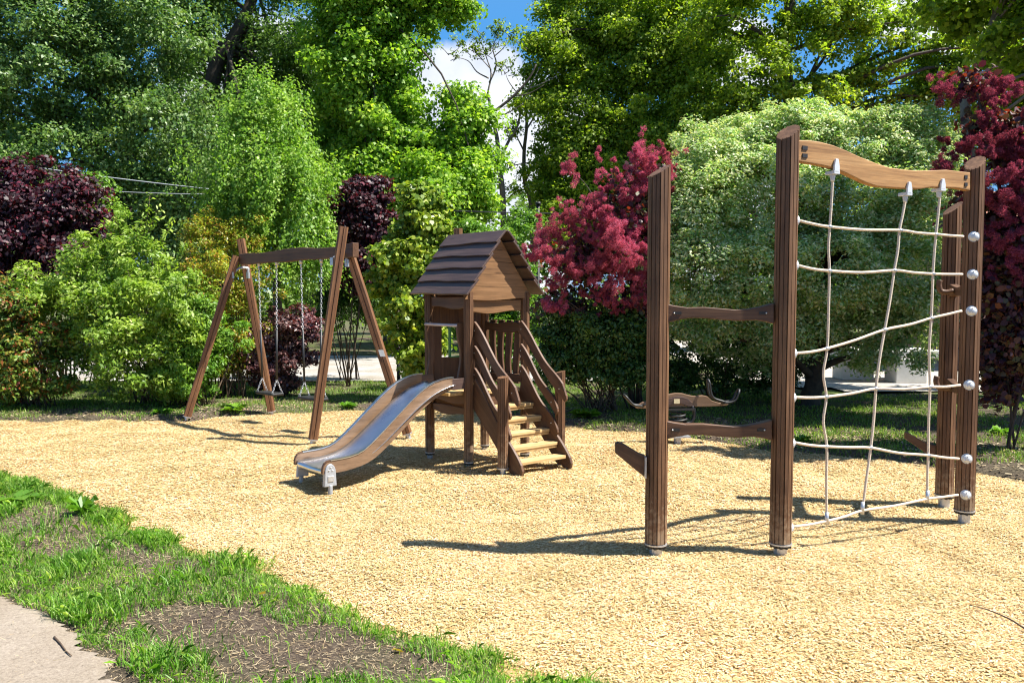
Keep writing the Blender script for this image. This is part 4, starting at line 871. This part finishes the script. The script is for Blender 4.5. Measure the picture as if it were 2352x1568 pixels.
def groundmat():
    m, nt, N = nmat('soil and thin turf'); L = nt.links.new
    g = N('NewGeometry'); P = g.outputs['Position']
    n1 = N('TexNoise', Scale=38.0, Detail=8.0, Roughness=.75); L(P, n1.inputs['Vector'])
    soil = ramp(nt, [(.25, (.03, .02, .014)), (.46, (.075, .055, .042)), (.58, (.135, .103, .075)), (.76, (.3, .235, .16))]); L(n1.outputs['Fac'], soil.inputs[0])
    n2 = N('TexNoise', Scale=120.0, Detail=4.0, Roughness=.7); L(P, n2.inputs['Vector'])
    turf = ramp(nt, [(.3, (.03, .055, .012)), (.5, (.075, .12, .025)), (.7, (.17, .17, .06))]); L(n2.outputs['Fac'], turf.inputs[0])
    n3 = N('TexNoise', Scale=1.1, Detail=5.0, Roughness=.65); L(P, n3.inputs['Vector'])
    k = ramp(nt, [(.42, (0, 0, 0)), (.58, (1, 1, 1))]); L(n3.outputs['Fac'], k.inputs[0])
    sx = N('SeparateXYZ'); L(P, sx.inputs[0])
    far = N('MapRange'); far.inputs['From Min'].default_value = 11.5; far.inputs['From Max'].default_value = 13.0; far.inputs['To Min'].default_value = .12; far.inputs['To Max'].default_value = .95; L(sx.outputs['Y'], far.inputs['Value'])
    mu = N('Math', _operation='MULTIPLY'); L(k.outputs[0], mu.inputs[0]); L(far.outputs[0], mu.inputs[1])
    mx = N('Mix', _data_type='RGBA'); L(mu.outputs[0], mx.inputs[0]); L(soil.outputs[0], mx.inputs[6]); L(turf.outputs[0], mx.inputs[7])
    b = N('BsdfPrincipled', Roughness=.95); b.inputs['Specular IOR Level'].default_value = .15; L(mx.outputs[2], b.inputs['Base Color'])
    bp = N('Bump', Strength=.9, Distance=.03); L(n1.outputs['Fac'], bp.inputs['Height']); L(bp.outputs[0], b.inputs['Normal']); finish(nt, b.outputs[0]); return m
def chipmat():
    m, nt, N = nmat('wood chip bed'); L = nt.links.new
    g = N('NewGeometry'); P = g.outputs['Position']
    n0 = N('TexNoise', Scale=9.0, Detail=2.0); L(P, n0.inputs['Vector'])
    ad = N('Mix', _data_type='RGBA', _blend_type='ADD'); ad.inputs[0].default_value = .35; L(P, ad.inputs[6]); L(n0.outputs['Color'], ad.inputs[7])
    mp = N('Mapping'); mp.inputs['Scale'].default_value = (28, 75, 30); L(ad.outputs[2], mp.inputs['Vector'])
    vo = N('TexVoronoi', Scale=1.0); L(mp.outputs[0], vo.inputs['Vector'])
    sc = N('SeparateColor'); L(vo.outputs['Color'], sc.inputs[0])
    r = ramp(nt, [(0, (.26, .15, .05)), (.3, (.42, .27, .1)), (.6, (.52, .37, .15)), (1, (.6, .46, .23))]); L(sc.outputs[0], r.inputs[0])
    e = ramp(nt, [(.0, (1, 1, 1)), (.55, (.9, .88, .85)), (.85, (.35, .28, .22))]); L(vo.outputs['Distance'], e.inputs[0])
    mx = N('Mix', _data_type='RGBA', _blend_type='MULTIPLY'); mx.inputs[0].default_value = .8; L(r.outputs[0], mx.inputs[6]); L(e.outputs[0], mx.inputs[7])
    b = N('BsdfPrincipled', Roughness=.85); b.inputs['Specular IOR Level'].default_value = .2; L(mx.outputs[2], b.inputs['Base Color'])
    bp = N('Bump', Strength=.8, Distance=.015); bp.invert = True; L(vo.outputs['Distance'], bp.inputs['Height']); L(bp.outputs[0], b.inputs['Normal']); finish(nt, b.outputs[0]); return m
def grit(name, stops, sc, bump=.5, patch=None):
    m, nt, N = nmat(name); L = nt.links.new
    g = N('NewGeometry'); P = g.outputs['Position']
    n = N('TexNoise', Scale=sc, Detail=8.0, Roughness=.78); L(P, n.inputs['Vector']); r = ramp(nt, stops); L(n.outputs['Fac'], r.inputs[0])
    n2 = N('TexNoise', Scale=1.3, Detail=5.0, Roughness=.65); L(P, n2.inputs['Vector']); r2 = ramp(nt, [(.35, patch or (.78, .75, .7)), (.62, (1, 1, 1))]); L(n2.outputs['Fac'], r2.inputs[0])
    mx = N('Mix', _data_type='RGBA', _blend_type='MULTIPLY'); mx.inputs[0].default_value = 1.0; L(r.outputs[0], mx.inputs[6]); L(r2.outputs[0], mx.inputs[7])
    b = N('BsdfPrincipled', Roughness=.9); b.inputs['Specular IOR Level'].default_value = .25; L(mx.outputs[2], b.inputs['Base Color'])
    bp = N('Bump', Strength=bump, Distance=.012); L(n.outputs['Fac'], bp.inputs['Height']); L(bp.outputs[0], b.inputs['Normal']); finish(nt, b.outputs[0]); return m
fine = lambda a, b, s: np.arange(a, b+1e-6, s)
xs = np.concatenate([[-400, -200, -100, -50, -30, -20, -14, -11], fine(-9.5, 9.5, .07), [11, 14, 20, 30, 50, 100, 200, 400]])
ys = np.concatenate([[-400, -100, -30, -10, -2, 1, 2.2], fine(2.9, 14.2, .07), [15, 17, 20, 25, 30, 40, 60, 100, 200, 400]])
sheet('ground', xs, ys, bankz, groundmat())
x0, x1 = PIT[:, 0].min(), PIT[:, 0].max()
sheet('wood_chip_ground', fine(-7.6, 6.6, .06), fine(2.6, 12.3, .06), chipz, chipmat(), keep=lambda x, y: sdf(x, y, PIT) < .25)
def pathz(x, y): return bankz(x, y)*0+.052+.004*(vnoise(x, y, .3, 9)-.5)
sheet('path', fine(-4.2, -.8, .05), fine(2.6, 5.2, .05), lambda x, y: .05+.03*np.clip(-sdf(x, y, PATH)/.12, -1, 0)+.004*vnoise(x, y, .3, 9), grit('sandy concrete path', [(.25, (.1, .075, .055)), (.45, (.26, .215, .17)), (.6, (.33, .28, .225)), (.8, (.43, .38, .32))], 70), keep=lambda x, y: sdf(x, y, PATH)+.1*(vnoise(x, y, .18, 8)-.5) < .05)
sheet('road', np.concatenate([[-60, -30], fine(-16, 3.2, .4)]), fine(15.9, 23.0, .4), lambda x, y: x*0+.062, grit('grey gravel road', [(.25, (.2, .19, .18)), (.5, (.36, .345, .33)), (.75, (.5, .485, .46))], 26, patch=(.72, .66, .55)), keep=lambda x, y: y < 22.6+.6*vnoise(x, y, 1.3, 3))
sheet('plaza', fine(4.6, 30, .3), fine(13.5, 30, .3), lambda x, y: x*0+.066, grit('pale stone paving', [(.25, (.3, .27, .24)), (.5, (.42, .39, .35)), (.75, (.5, .47, .43))], 22), keep=lambda x, y: y > 13.9+.35*vnoise(x, y, .6, 3)+.8*np.clip(6.2-x, 0, 2))
# ------------------------------------------------------------------ wood chips lying on the bed
def scatter(n, x0, x1, y0, y1, ok):
    x = RNG.uniform(x0, x1, n); y = RNG.uniform(y0, y1, n); k = ok(x, y); return x[k], y[k]
def seen(x, y, m=60):
    u, v = proj(x, y, np.zeros_like(x)); return (u > -m-120) & (u < 2352+m+120) & (v < 1568+m+60)
CHIP = leafmat('wood chips', [(.3, .175, .07), (.48, .325, .125), (.59, .435, .19), (.63, .475, .225), (.66, .525, .28), (.7, .6, .39)], trans=.0, rough=.8, spec=.2, patch=.2)
def chips(n, y0, y1, lg, wd):
    x, y = scatter(n, -7.6, 6.6, y0, y1, lambda x, y: (sdf(x, y, PIT) < .08) & seen(x, y))
    N = len(x); q = RNG.uniform(0, 2*np.pi, N); ti = RNG.normal(size=N)*.11; ro = RNG.normal(size=N)*.17
    a = np.stack([np.cos(q)*np.cos(ti), np.sin(q)*np.cos(ti), np.sin(ti)], -1); s = np.stack([-np.sin(q), np.cos(q), np.zeros(N)], -1)
    nn = np.cross(a, s); b = s*np.cos(ro)[:, None]+nn*np.sin(ro)[:, None]
    l = (lg*RNG.uniform(.4, 1.25, N)*.5)[:, None]; w = (wd*RNG.uniform(.5, 1.4, N)*.5)[:, None]; c = np.stack([x, y, chipz(x, y)+.004+np.abs(np.sin(ti))*l[:, 0]*.7+RNG.random(N)*.007], -1)
    j = lambda: RNG.uniform(.7, 1.15, (N, 1))
    return np.stack([c-a*l*j()-b*w*j(), c+a*l*j()-b*w*j(), c+a*l*j()+b*w*j(), c-a*l*j()+b*w*j()], 1)
wc = quads('wood_chips', np.concatenate([chips(540000, 2.9, 6.4, .025, .005), chips(420000, 6.4, 12.2, .03, .007)]), CHIP)
tag(wc, 'loose pale yellow wood chips covering the whole play area', 'wood chips', kind='stuff')
# ------------------------------------------------------------------ grass
GR1 = leafmat('grass blades', [(.075, .2, .018), (.115, .29, .028), (.2, .4, .05), (.36, .46, .14)], trans=.46, rough=.45, spec=.35, patch=.25)
GR2 = leafmat('far grass blades', [(.08, .19, .02), (.13, .27, .03), (.2, .33, .05), (.32, .36, .11)], trans=.3, rough=.5, spec=.3, patch=.25)
DRY = leafmat('dry straw', [(.24, .17, .09), (.4, .3, .17), (.5, .42, .27), (.12, .08, .05)], trans=.1, rough=.7, spec=.2, patch=.15)
def blades(x, y, z, hgt, wid, lean):
    N = len(x); p = np.stack([x, y, z], -1); q = RNG.uniform(0, 2*np.pi, N); ln = lean*RNG.uniform(.2, 1.3, N)
    dr = np.stack([np.cos(q), np.sin(q), np.zeros(N)], -1); h = (hgt*RNG.uniform(.45, 1.25, N))[:, None]; ln = ln[:, None]
    sd = np.stack([-np.sin(q), np.cos(q), np.zeros(N)], -1); rt = RNG.uniform(-1, 1, N)[:, None]; sd = unit(sd+dr*rt); w = (wid*RNG.uniform(.6, 1.3, N))[:, None]*.5
    Zv = np.array([0, 0, 1.0]); m1 = p+dr*h*ln*.22+Zv*h*.5; m2 = p+dr*h*ln*.6+Zv*h*(.88-.18*ln); t = p+dr*h*ln*1.1+Zv*h*(1.08-.5*ln)
    V = np.stack([p-sd*w, p+sd*w, m1+sd*w*.95, m2+sd*w*.7, t, m2-sd*w*.7, m1-sd*w*.95], 1)
    return V
soilpx = [(300, 1195, 220, 50, .88), (110, 1215, 180, 45, .8), (420, 1285, 170, 42, .86), (230, 1245, 200, 40, .75), (560, 1440, 330, 62, .97), (760, 1500, 300, 60, .97), (420, 1490, 170, 60, .95), (960, 1545, 120, 40, .9), (150, 1170, 80, 25, .7), (330, 1410, 60, 22, .7), (620, 1540, 160, 50, .97), (950, 1490, 60, 30, .6)]
greenpx = [(330, 1215, 95, 38), (390, 1550, 110, 48), (310, 1460, 35, 20), (520, 1360, 110, 40), (210, 1480, 60, 25), (700, 1395, 100, 35)]
def near_ok(x, y):
    s = sdf(x, y, PIT); u, v = proj(x, y, np.full_like(x, .03)); k = .97*np.ones_like(x)
    e = .5*(vnoise(x, y, .22, 11)-.5)+.35*(vnoise(x, y, .09, 12)-.5)
    for a, b, ru, rv, w in soilpx: k = np.where(((u-a)/ru)**2+((v-b)/rv)**2 < 1+e*1.6, np.minimum(k, 1-w), k)
    for a, b, ru, rv in greenpx: k = np.where(((u-a)/ru)**2+((v-b)/rv)**2 < 1+e*1.4, .95, k)
    k = np.where((s < .3) & (s > -.06), np.maximum(k, .75), k)
    k *= .35+1.3*np.clip(vnoise(x, y, .13, 13)*.6+vnoise(x, y, .05, 14)*.6-.2, 0, 1)
    k = np.where(sdf(x, y, PATH) < .05+.12*(vnoise(x, y, .15, 15)-.3), 0, k)
    return (s > -.1-.12*(vnoise(x, y, .1, 16)-.5)) & seen(x, y) & (RNG.random(len(x)) < k) & (x < 1.0)
x, y = scatter(340000, -7.5, 1.0, 2.8, 8.6, near_ok)
big = vnoise(x, y, .3, 21) > .62
hg = .042+.04*vnoise(x, y, .25, 20)+.04*big
V1 = blades(x, y, bankz(x, y)-.008, hg, .0036+.0016*big, .8)
# tussocks of long broad blades
tx, ty = scatter(330, -7, .6, 2.9, 8.0, lambda a, b: near_ok(a, b))
V2 = []
for a, b in zip(tx, ty):
    n = RNG.integers(14, 40); r = RNG.normal(size=(n, 2))*.035; V2.append(blades(a+r[:, 0], b+r[:, 1], np.full(n, float(bankz(np.array([a]), np.array([b]))[0])-.01), .115*RNG.uniform(.6, 1.2), .0058, .95))
gr = quads('grass', np.concatenate([V1]+V2), GR1); tag(gr, 'tufty bright green grass growing along the near edge of the wood chips', 'grass', kind='stuff')
x, y = scatter(130000, -7.5, 1.0, 2.8, 8.6, lambda x, y: (sdf(x, y, PIT) > .03) & seen(x, y) & (sdf(x, y, PATH) > -.0) & (x < 1))
x2, y2 = scatter(9000, -4.2, -.8, 2.6, 5.2, lambda x, y: (sdf(x, y, PATH) < .1) & (RNG.random(len(x)) < .08))
def straw(x, y, lg, wd, zo=.006):
    N = len(x); q = RNG.uniform(0, 2*np.pi, N); a = np.stack([np.cos(q), np.sin(q), RNG.normal(size=N)*.18], -1); s = np.stack([-np.sin(q), np.cos(q), RNG.normal(size=N)*.3], -1)
    l = (lg*RNG.uniform(.25, 1.2, N)*.5)[:, None]; w = (wd*RNG.uniform(.5, 1.5, N)*.5)[:, None]; c = np.stack([x, y, bankz(x, y)+zo], -1); return np.stack([c-a*l-s*w, c+a*l-s*w, c+a*l+s*w, c-a*l+s*w], 1)
dg = quads('dry_grass', np.concatenate([straw(x, y, .034, .002), straw(x2, y2, .03, .002, .04)]), DRY); tag(dg, 'bits of straw and dead grass strewn over the bare soil', 'dry grass', kind='stuff')
def far_ok(x, y):
    s = sdf(x, y, PIT); k = np.clip((vnoise(x, y, .9, 31)*.6+vnoise(x, y, .25, 32)*.5-.32)*2.6, .06, 1)
    k = np.where((s < .45) & (x > 2.5), np.maximum(k, .7), k); k = np.where((s > .12) & (s < .75) & (x < -.5) & (x > -4), k*.3, k)
    k = np.where((x > 4.5) & (y > 13.9), 0, k)
    return (s > -.05) & (y < 15.9) & seen(x, y) & (RNG.random(len(x)) < k) & (y > 8.3-.25*(x-4).clip(0, 9)) 
x, y = scatter(210000, -9.3, 9.3, 6.3, 15.9, far_ok)
V3 = blades(x, y, bankz(x, y)-.005, .03+.05*vnoise(x, y, .4, 33), .007, .8)
fg = quads('lawn_grass', V3, GR2); tag(fg, 'patchy lawn grass on the bank beyond the wood chips', 'grass', kind='stuff')
x, y = scatter(40000, -9, 9, 6.3, 13.5, lambda x, y: (sdf(x, y, PIT) > .02) & (sdf(x, y, PIT) < 1.6) & seen(x, y) & (y > 7))
lt = quads('leaf_litter', straw(x, y, .05, .012, .01), DRY); tag(lt, 'dead leaves and bark bits on the soil bank beyond the wood chips', 'leaf litter', kind='stuff')
# broad leaved weeds on the banks, yellow leaves, twigs
WEED = leafmat('weed leaves', [(.08, .21, .02), (.13, .3, .03)], trans=.35, rough=.45)
def weed(lbl, u, v, r, n, h, group=None, lw=.4):
    c = G(u, v, .03); o = thing('weed', lbl, 'weed', tuple(c), group)
    V = []
    for i in range(n):
        q = random.uniform(0, 6.283); d = np.array([math.cos(q), math.sin(q), 0]); l = r*random.uniform(.6, 1.1); z = h*random.uniform(.3, 1); b = np.array([-d[1], d[0], 0])*l*lw*.5; p = np.array(c)
        V.append([p, p+d*l*.35+b*.8+[0, 0, z*.7], p+d*l*.75+b+[0, 0, z], p+d*l+[0, 0, z*.75], p+d*l*.75-b+[0, 0, z], p+d*l*.35-b*.8+[0, 0, z*.7]])
    quads('leaves', np.array(V), WEED, o)
for lbl, u, v, r, n, h, lw in (('green leafy weed by the far legs of the swing set', 538, 945, .2, 46, .12, .3), ('leafy weed in the soil left of the leaning swing leg', 372, 952, .17, 40, .1, .3), ('large crinkled green dock leaf at the left edge of the near grass', 28, 1150, .26, 9, .07, .55), ('leafy weed at the edge of the chips just right of the stairs', 1345, 958, .26, 60, .13, .3), ('upright weed left of the dark grass tuft on the near bank', 190, 1185, .12, 30, .16, .4), ('small weed on the soil beyond the right hand net post', 2300, 1000, .15, 30, .12, .35), ('weed at the lawn edge seen through the left column of the net', 1840, 1018, .14, 34, .1, .35), ('leafy weed between the swing legs on the bank', 800, 935, .15, 36, .09, .3)):
    weed(lbl, u, v, r, n, h, lw=lw)
YL = leafmat('fallen yellow leaf', [(.5, .36, .04), (.55, .4, .06)], trans=.2, rough=.5)
for lbl, u, v, s in (('yellow fallen leaf in the tall grass near the chip edge', 602, 1362, .026), ('yellow leaf on bare soil near the bottom edge of the grass', 914, 1493, .03)):
    c = np.array(G(u, v, .09 if v < 1400 else .05)); q = random.uniform(0, 6); d = np.array([math.cos(q), math.sin(q), .3])*s; b = np.array([-math.sin(q), math.cos(q), .5])*s*.6
    V = np.array([[c-d, c-d*.3+b+[0, 0, .008], c+d*.4+b*.8+[0, 0, .006], c+d, c+d*.4-b*.8+[0, 0, .01], c-d*.3-b]])
    tag(quads('fallen_leaf', V, YL), lbl, 'leaf', 'yellow leaves on the grass')
def twig(lbl, px, r, z):
    m = MB(); p = cat([G(u, v, z) for u, v in px], 4); m.tube(p, [r*(1-.6*i/(len(p)-1)) for i in range(len(p))], 6); tag(m.build('twig', M['stem']), lbl, 'twig')
twig('long thin twig lying on the wood chips at the right edge', [(2400, 1465), (2352, 1441), (2318, 1420), (2270, 1400), (2225, 1388)], .006, .016)
twig('short dark twig at the broken edge of the path', [(125, 1462), (140, 1478), (152, 1494), (165, 1505)], .006, .058)
# ------------------------------------------------------------------ things beyond
hb = thing('house', 'low pink rendered building glimpsed behind the dark red bush at the right edge', 'house', (12.5, 19.5, 0))
hx0, hy0 = (2265-CU)/F*18.2, 18.2
m = MB(); m.box((hx0+4, hy0+3, 1.55), ((4, 0, 0), (0, 3, 0), (0, 0, 1.55))); hw = m.build('wall', plain('pink render', (.55, .3, .23), rough=.9, var=.12, scale=3, bump=.3), hb)
m = MB(); m.box((hx0+4, hy0-.012, .2), ((4.02, 0, 0), (0, .02, 0), (0, 0, .2))); m.build('plinth', plain('grey plinth', (.2, .13, .12), rough=.9), hb)
m = MB(); m.prism([(hx0-.5, hy0-.6, 3.1), (hx0+8.5, hy0-.6, 3.1), (hx0+8.5, hy0+3, 4.3), (hx0-.5, hy0+3, 4.3)], (0, 0, .12), (1, 0, 0)); m.prism([(hx0-.5, hy0+3.0, 4.3), (hx0+8.5, hy0+3.0, 4.3), (hx0+8.5, hy0+6.6, 3.1), (hx0-.5, hy0+6.6, 3.1)], (0, 0, .12), (1, 0, 0)); m.build('roof', plain('clay roof tiles', (.35, .15, .09), rough=.85, var=.25, scale=9), hb)
ct = thing('concrete_table', 'pale concrete table on two block legs on the sunlit paving behind the net', 'table', tuple(G(2000, 882)))
for u0, u1, d in ((1937, 2011, 16.0), (2062, 2134, 15.4)):
    xa, xb = (u0-CU)/F*d, (u1-CU)/F*d; m = MB(); m.box(((xa+xb)/2, d+.25, .30), (((xb-xa)/2, 0, 0), (0, .25, 0), (0, 0, .235))); m.build('leg', M['concrete'], ct, bevel=.015)
xa, xb = (1915-CU)/F*15.8, (2150-CU)/F*15.8; m = MB(); m.box(((xa+xb)/2, 15.95, .61), (((xb-xa)/2, 0, 0), (0, .5, 0), (0, 0, .07))); m.build('tabletop', M['concrete'], ct, bevel=.015)
pole = thing('lamp_post', 'thin black pole standing behind the magenta smoke bush', 'post', tuple(gz(1236, 16)))
m = MB(); pz = D(1236, 470, 16); m.tube([gz(1236, 16), Vector((pz.x, 16, .5)), pz], [.055, .04, .035], 10); m.build('shaft', M['black'], pole); m = MB(); m.tube([pz, pz+Vector((0, 0, .05))], [.06, .05], 10); m.build('cap', M['black'], pole)
gp = thing('garden_post', 'short black post in the grass between the swing set and the playhouse', 'post', tuple(G(916, 893)))
m = MB(); c = G(916, 893); c.z = -.1; q = Vector((c.x, c.y, D(916, 800, c.y).z)); m.tube([c, q], [.035, .035], 10); m.build('shaft', M['black'], gp); m = MB(); m.tube([q, q+Vector((0, 0, .03))], [.042, .03], 10); m.build('cap', M['black'], gp)
def wire(lbl, a, b, sag, r, mat):
    m = MB(); p = [a+(b-a)*t-Vector((0, 0, sag*4*t*(1-t))) for t in [i/24 for i in range(25)]]; m.tube(p, r, 5); tag(m.build('overhead_wire', mat), lbl, 'wire')
WW = plain('pale cable', (.45, .47, .5), rough=.5)
wire('pale overhead wire slanting across in front of the dark evergreen tree', D(60, 381, 16.2), D(480, 434, 16.6), .02, .009, WW)
wire('lower faint overhead wire in front of the dark evergreen tree', D(270, 440, 16.4), D(470, 446, 16.6), .01, .006, WW)
wire('black overhead wire passing the thin black pole behind the playhouse', D(1030, 484, 16), D(1640, 492, 16), .03, .012, M['black'])
# ================================================================== light, sky, camera
EL, AZ = R(56), R(-8)                 # sun from the right, slightly behind the viewer
sv = Vector((math.cos(EL)*math.cos(AZ), math.cos(EL)*math.sin(AZ), math.sin(EL)))
sl = bpy.data.lights.new('sun', 'SUN'); sl.energy = 5.0; sl.angle = R(.5); sl.color = (1, .955, .87)
so = bpy.data.objects.new('sun', sl); COL.objects.link(so); so.rotation_euler = (-sv).to_track_quat('-Z', 'Y').to_euler(); so.location = (20, -2, 30)
w = bpy.data.worlds.new('World'); SC.world = w; w.use_nodes = True
nt = w.node_tree; nt.nodes.clear(); L = nt.links.new
N = lambda t, **k: _node(nt, t, **k)
sky = N('TexSky', _sky_type='NISHITA', _sun_disc=False); sky.sun_elevation = EL; sky.sun_rotation = math.atan2(sv.x, sv.y); sky.air_density = 1.1; sky.dust_density = .3; sky.ozone_density = 2.2
hs = N('HueSaturation'); hs.inputs['Saturation'].default_value = 1.15; L(sky.outputs[0], hs.inputs['Color'])
tc = N('TexCoord')
def blob(dirv, r0, r1):
    d = N('VectorMath', _operation='DISTANCE'); L(tc.outputs['Generated'], d.inputs[0]); d.inputs[1].default_value = dirv
    m = N('MapRange'); m.inputs['From Min'].default_value = r1; m.inputs['From Max'].default_value = r0; L(d.outputs['Value'], m.inputs['Value']); return m.outputs[0]
def dirof(u, v): return tuple(ray(u, v).normalized())
cur = None
for u, v, a, b in ((1060, 330, .05, .165), (1180, 440, .05, .2), (960, 300, .05, .13), (2240, 50, .01, .06), (2080, 20, .01, .06), (1700, 120, .0, .07), (640, 300, .02, .2), (1640, 480, .03, .16)):
    o = blob(dirof(u, v), a, b)
    if cur is None: cur = o
    else:
        mx = N('Math', _operation='MAXIMUM'); L(cur, mx.inputs[0]); L(o, mx.inputs[1]); cur = mx.outputs[0]
nz = N('TexNoise', Scale=9.0, Detail=8.0, Roughness=.58); L(tc.outputs['Generated'], nz.inputs['Vector'])
ad = N('Math', _operation='ADD'); L(cur, ad.inputs[0]); L(nz.outputs['Fac'], ad.inputs[1])
nb_ = N('TexNoise', Scale=2.2, Detail=7.0, Roughness=.6); L(tc.outputs['Generated'], nb_.inputs['Vector'])
k1 = ramp(nt, [(.84, (0, 0, 0)), (.98, (1, 1, 1))]); L(ad.outputs[0], k1.inputs[0])
k2 = ramp(nt, [(.56, (0, 0, 0)), (.68, (.8, .8, .8))]); L(nb_.outputs['Fac'], k2.inputs[0])
sx = N('SeparateXYZ'); L(tc.outputs['Generated'], sx.inputs[0]); bh = N('MapRange'); bh.inputs['From Min'].default_value = .45; bh.inputs['From Max'].default_value = .6; L(sx.outputs['Z'], bh.inputs['Value'])
k2m = N('Math', _operation='MULTIPLY'); L(k2.outputs[0], k2m.inputs[0]); L(bh.outputs[0], k2m.inputs[1])
km = N('Math', _operation='MAXIMUM'); L(k1.outputs[0], km.inputs[0]); L(k2m.outputs[0], km.inputs[1])
nc = N('TexNoise', Scale=14.0, Detail=6.0); L(tc.outputs['Generated'], nc.inputs['Vector'])
cc = ramp(nt, [(.35, (4.4, 4.8, 5.7)), (.6, (6.0, 6.2, 6.5))]); L(nc.outputs['Fac'], cc.inputs[0])
mx = N('Mix', _data_type='RGBA'); L(km.outputs[0], mx.inputs[0])
lb = N('MapRange'); lb.inputs['From Min'].default_value = .3; lb.inputs['From Max'].default_value = .55; lb.inputs['To Min'].default_value = .75; lb.inputs['To Max'].default_value = 0; L(sx.outputs['Z'], lb.inputs['Value'])
bl = N('Mix', _data_type='RGBA'); L(lb.outputs[0], bl.inputs[0]); L(hs.outputs[0], bl.inputs[6]); bl.inputs[7].default_value = (.3, 2.0, 4.9, 1); L(bl.outputs[2], mx.inputs[6]); L(cc.outputs[0], mx.inputs[7])
bg = N('Background', Strength=.075); L(mx.outputs[2], bg.inputs['Color'])
wo = N('OutputWorld'); L(bg.outputs[0], wo.inputs['Surface'])
cam = bpy.data.cameras.new('camera'); co = bpy.data.objects.new('camera', cam); COL.objects.link(co)
co.location = EYE; co.rotation_euler = (R(90)-PITCH, 0, 0); cam.sensor_fit = 'HORIZONTAL'; cam.sensor_width = 36; cam.lens = 36*F/2352; cam.clip_start = .05; cam.clip_end = 2000
SC.camera = co
SC.view_settings.view_transform = 'Standard'; SC.view_settings.look = 'None'; SC.view_settings.exposure = 1.3; SC.view_settings.gamma = 1.0; SC.view_settings.use_curve_mapping = False
SC.cycles.filter_width = 1.15; SC.cycles.max_bounces = 8; SC.cycles.diffuse_bounces = 5; SC.cycles.transparent_max_bounces = 4; SC.cycles.sample_clamp_indirect = 6.0
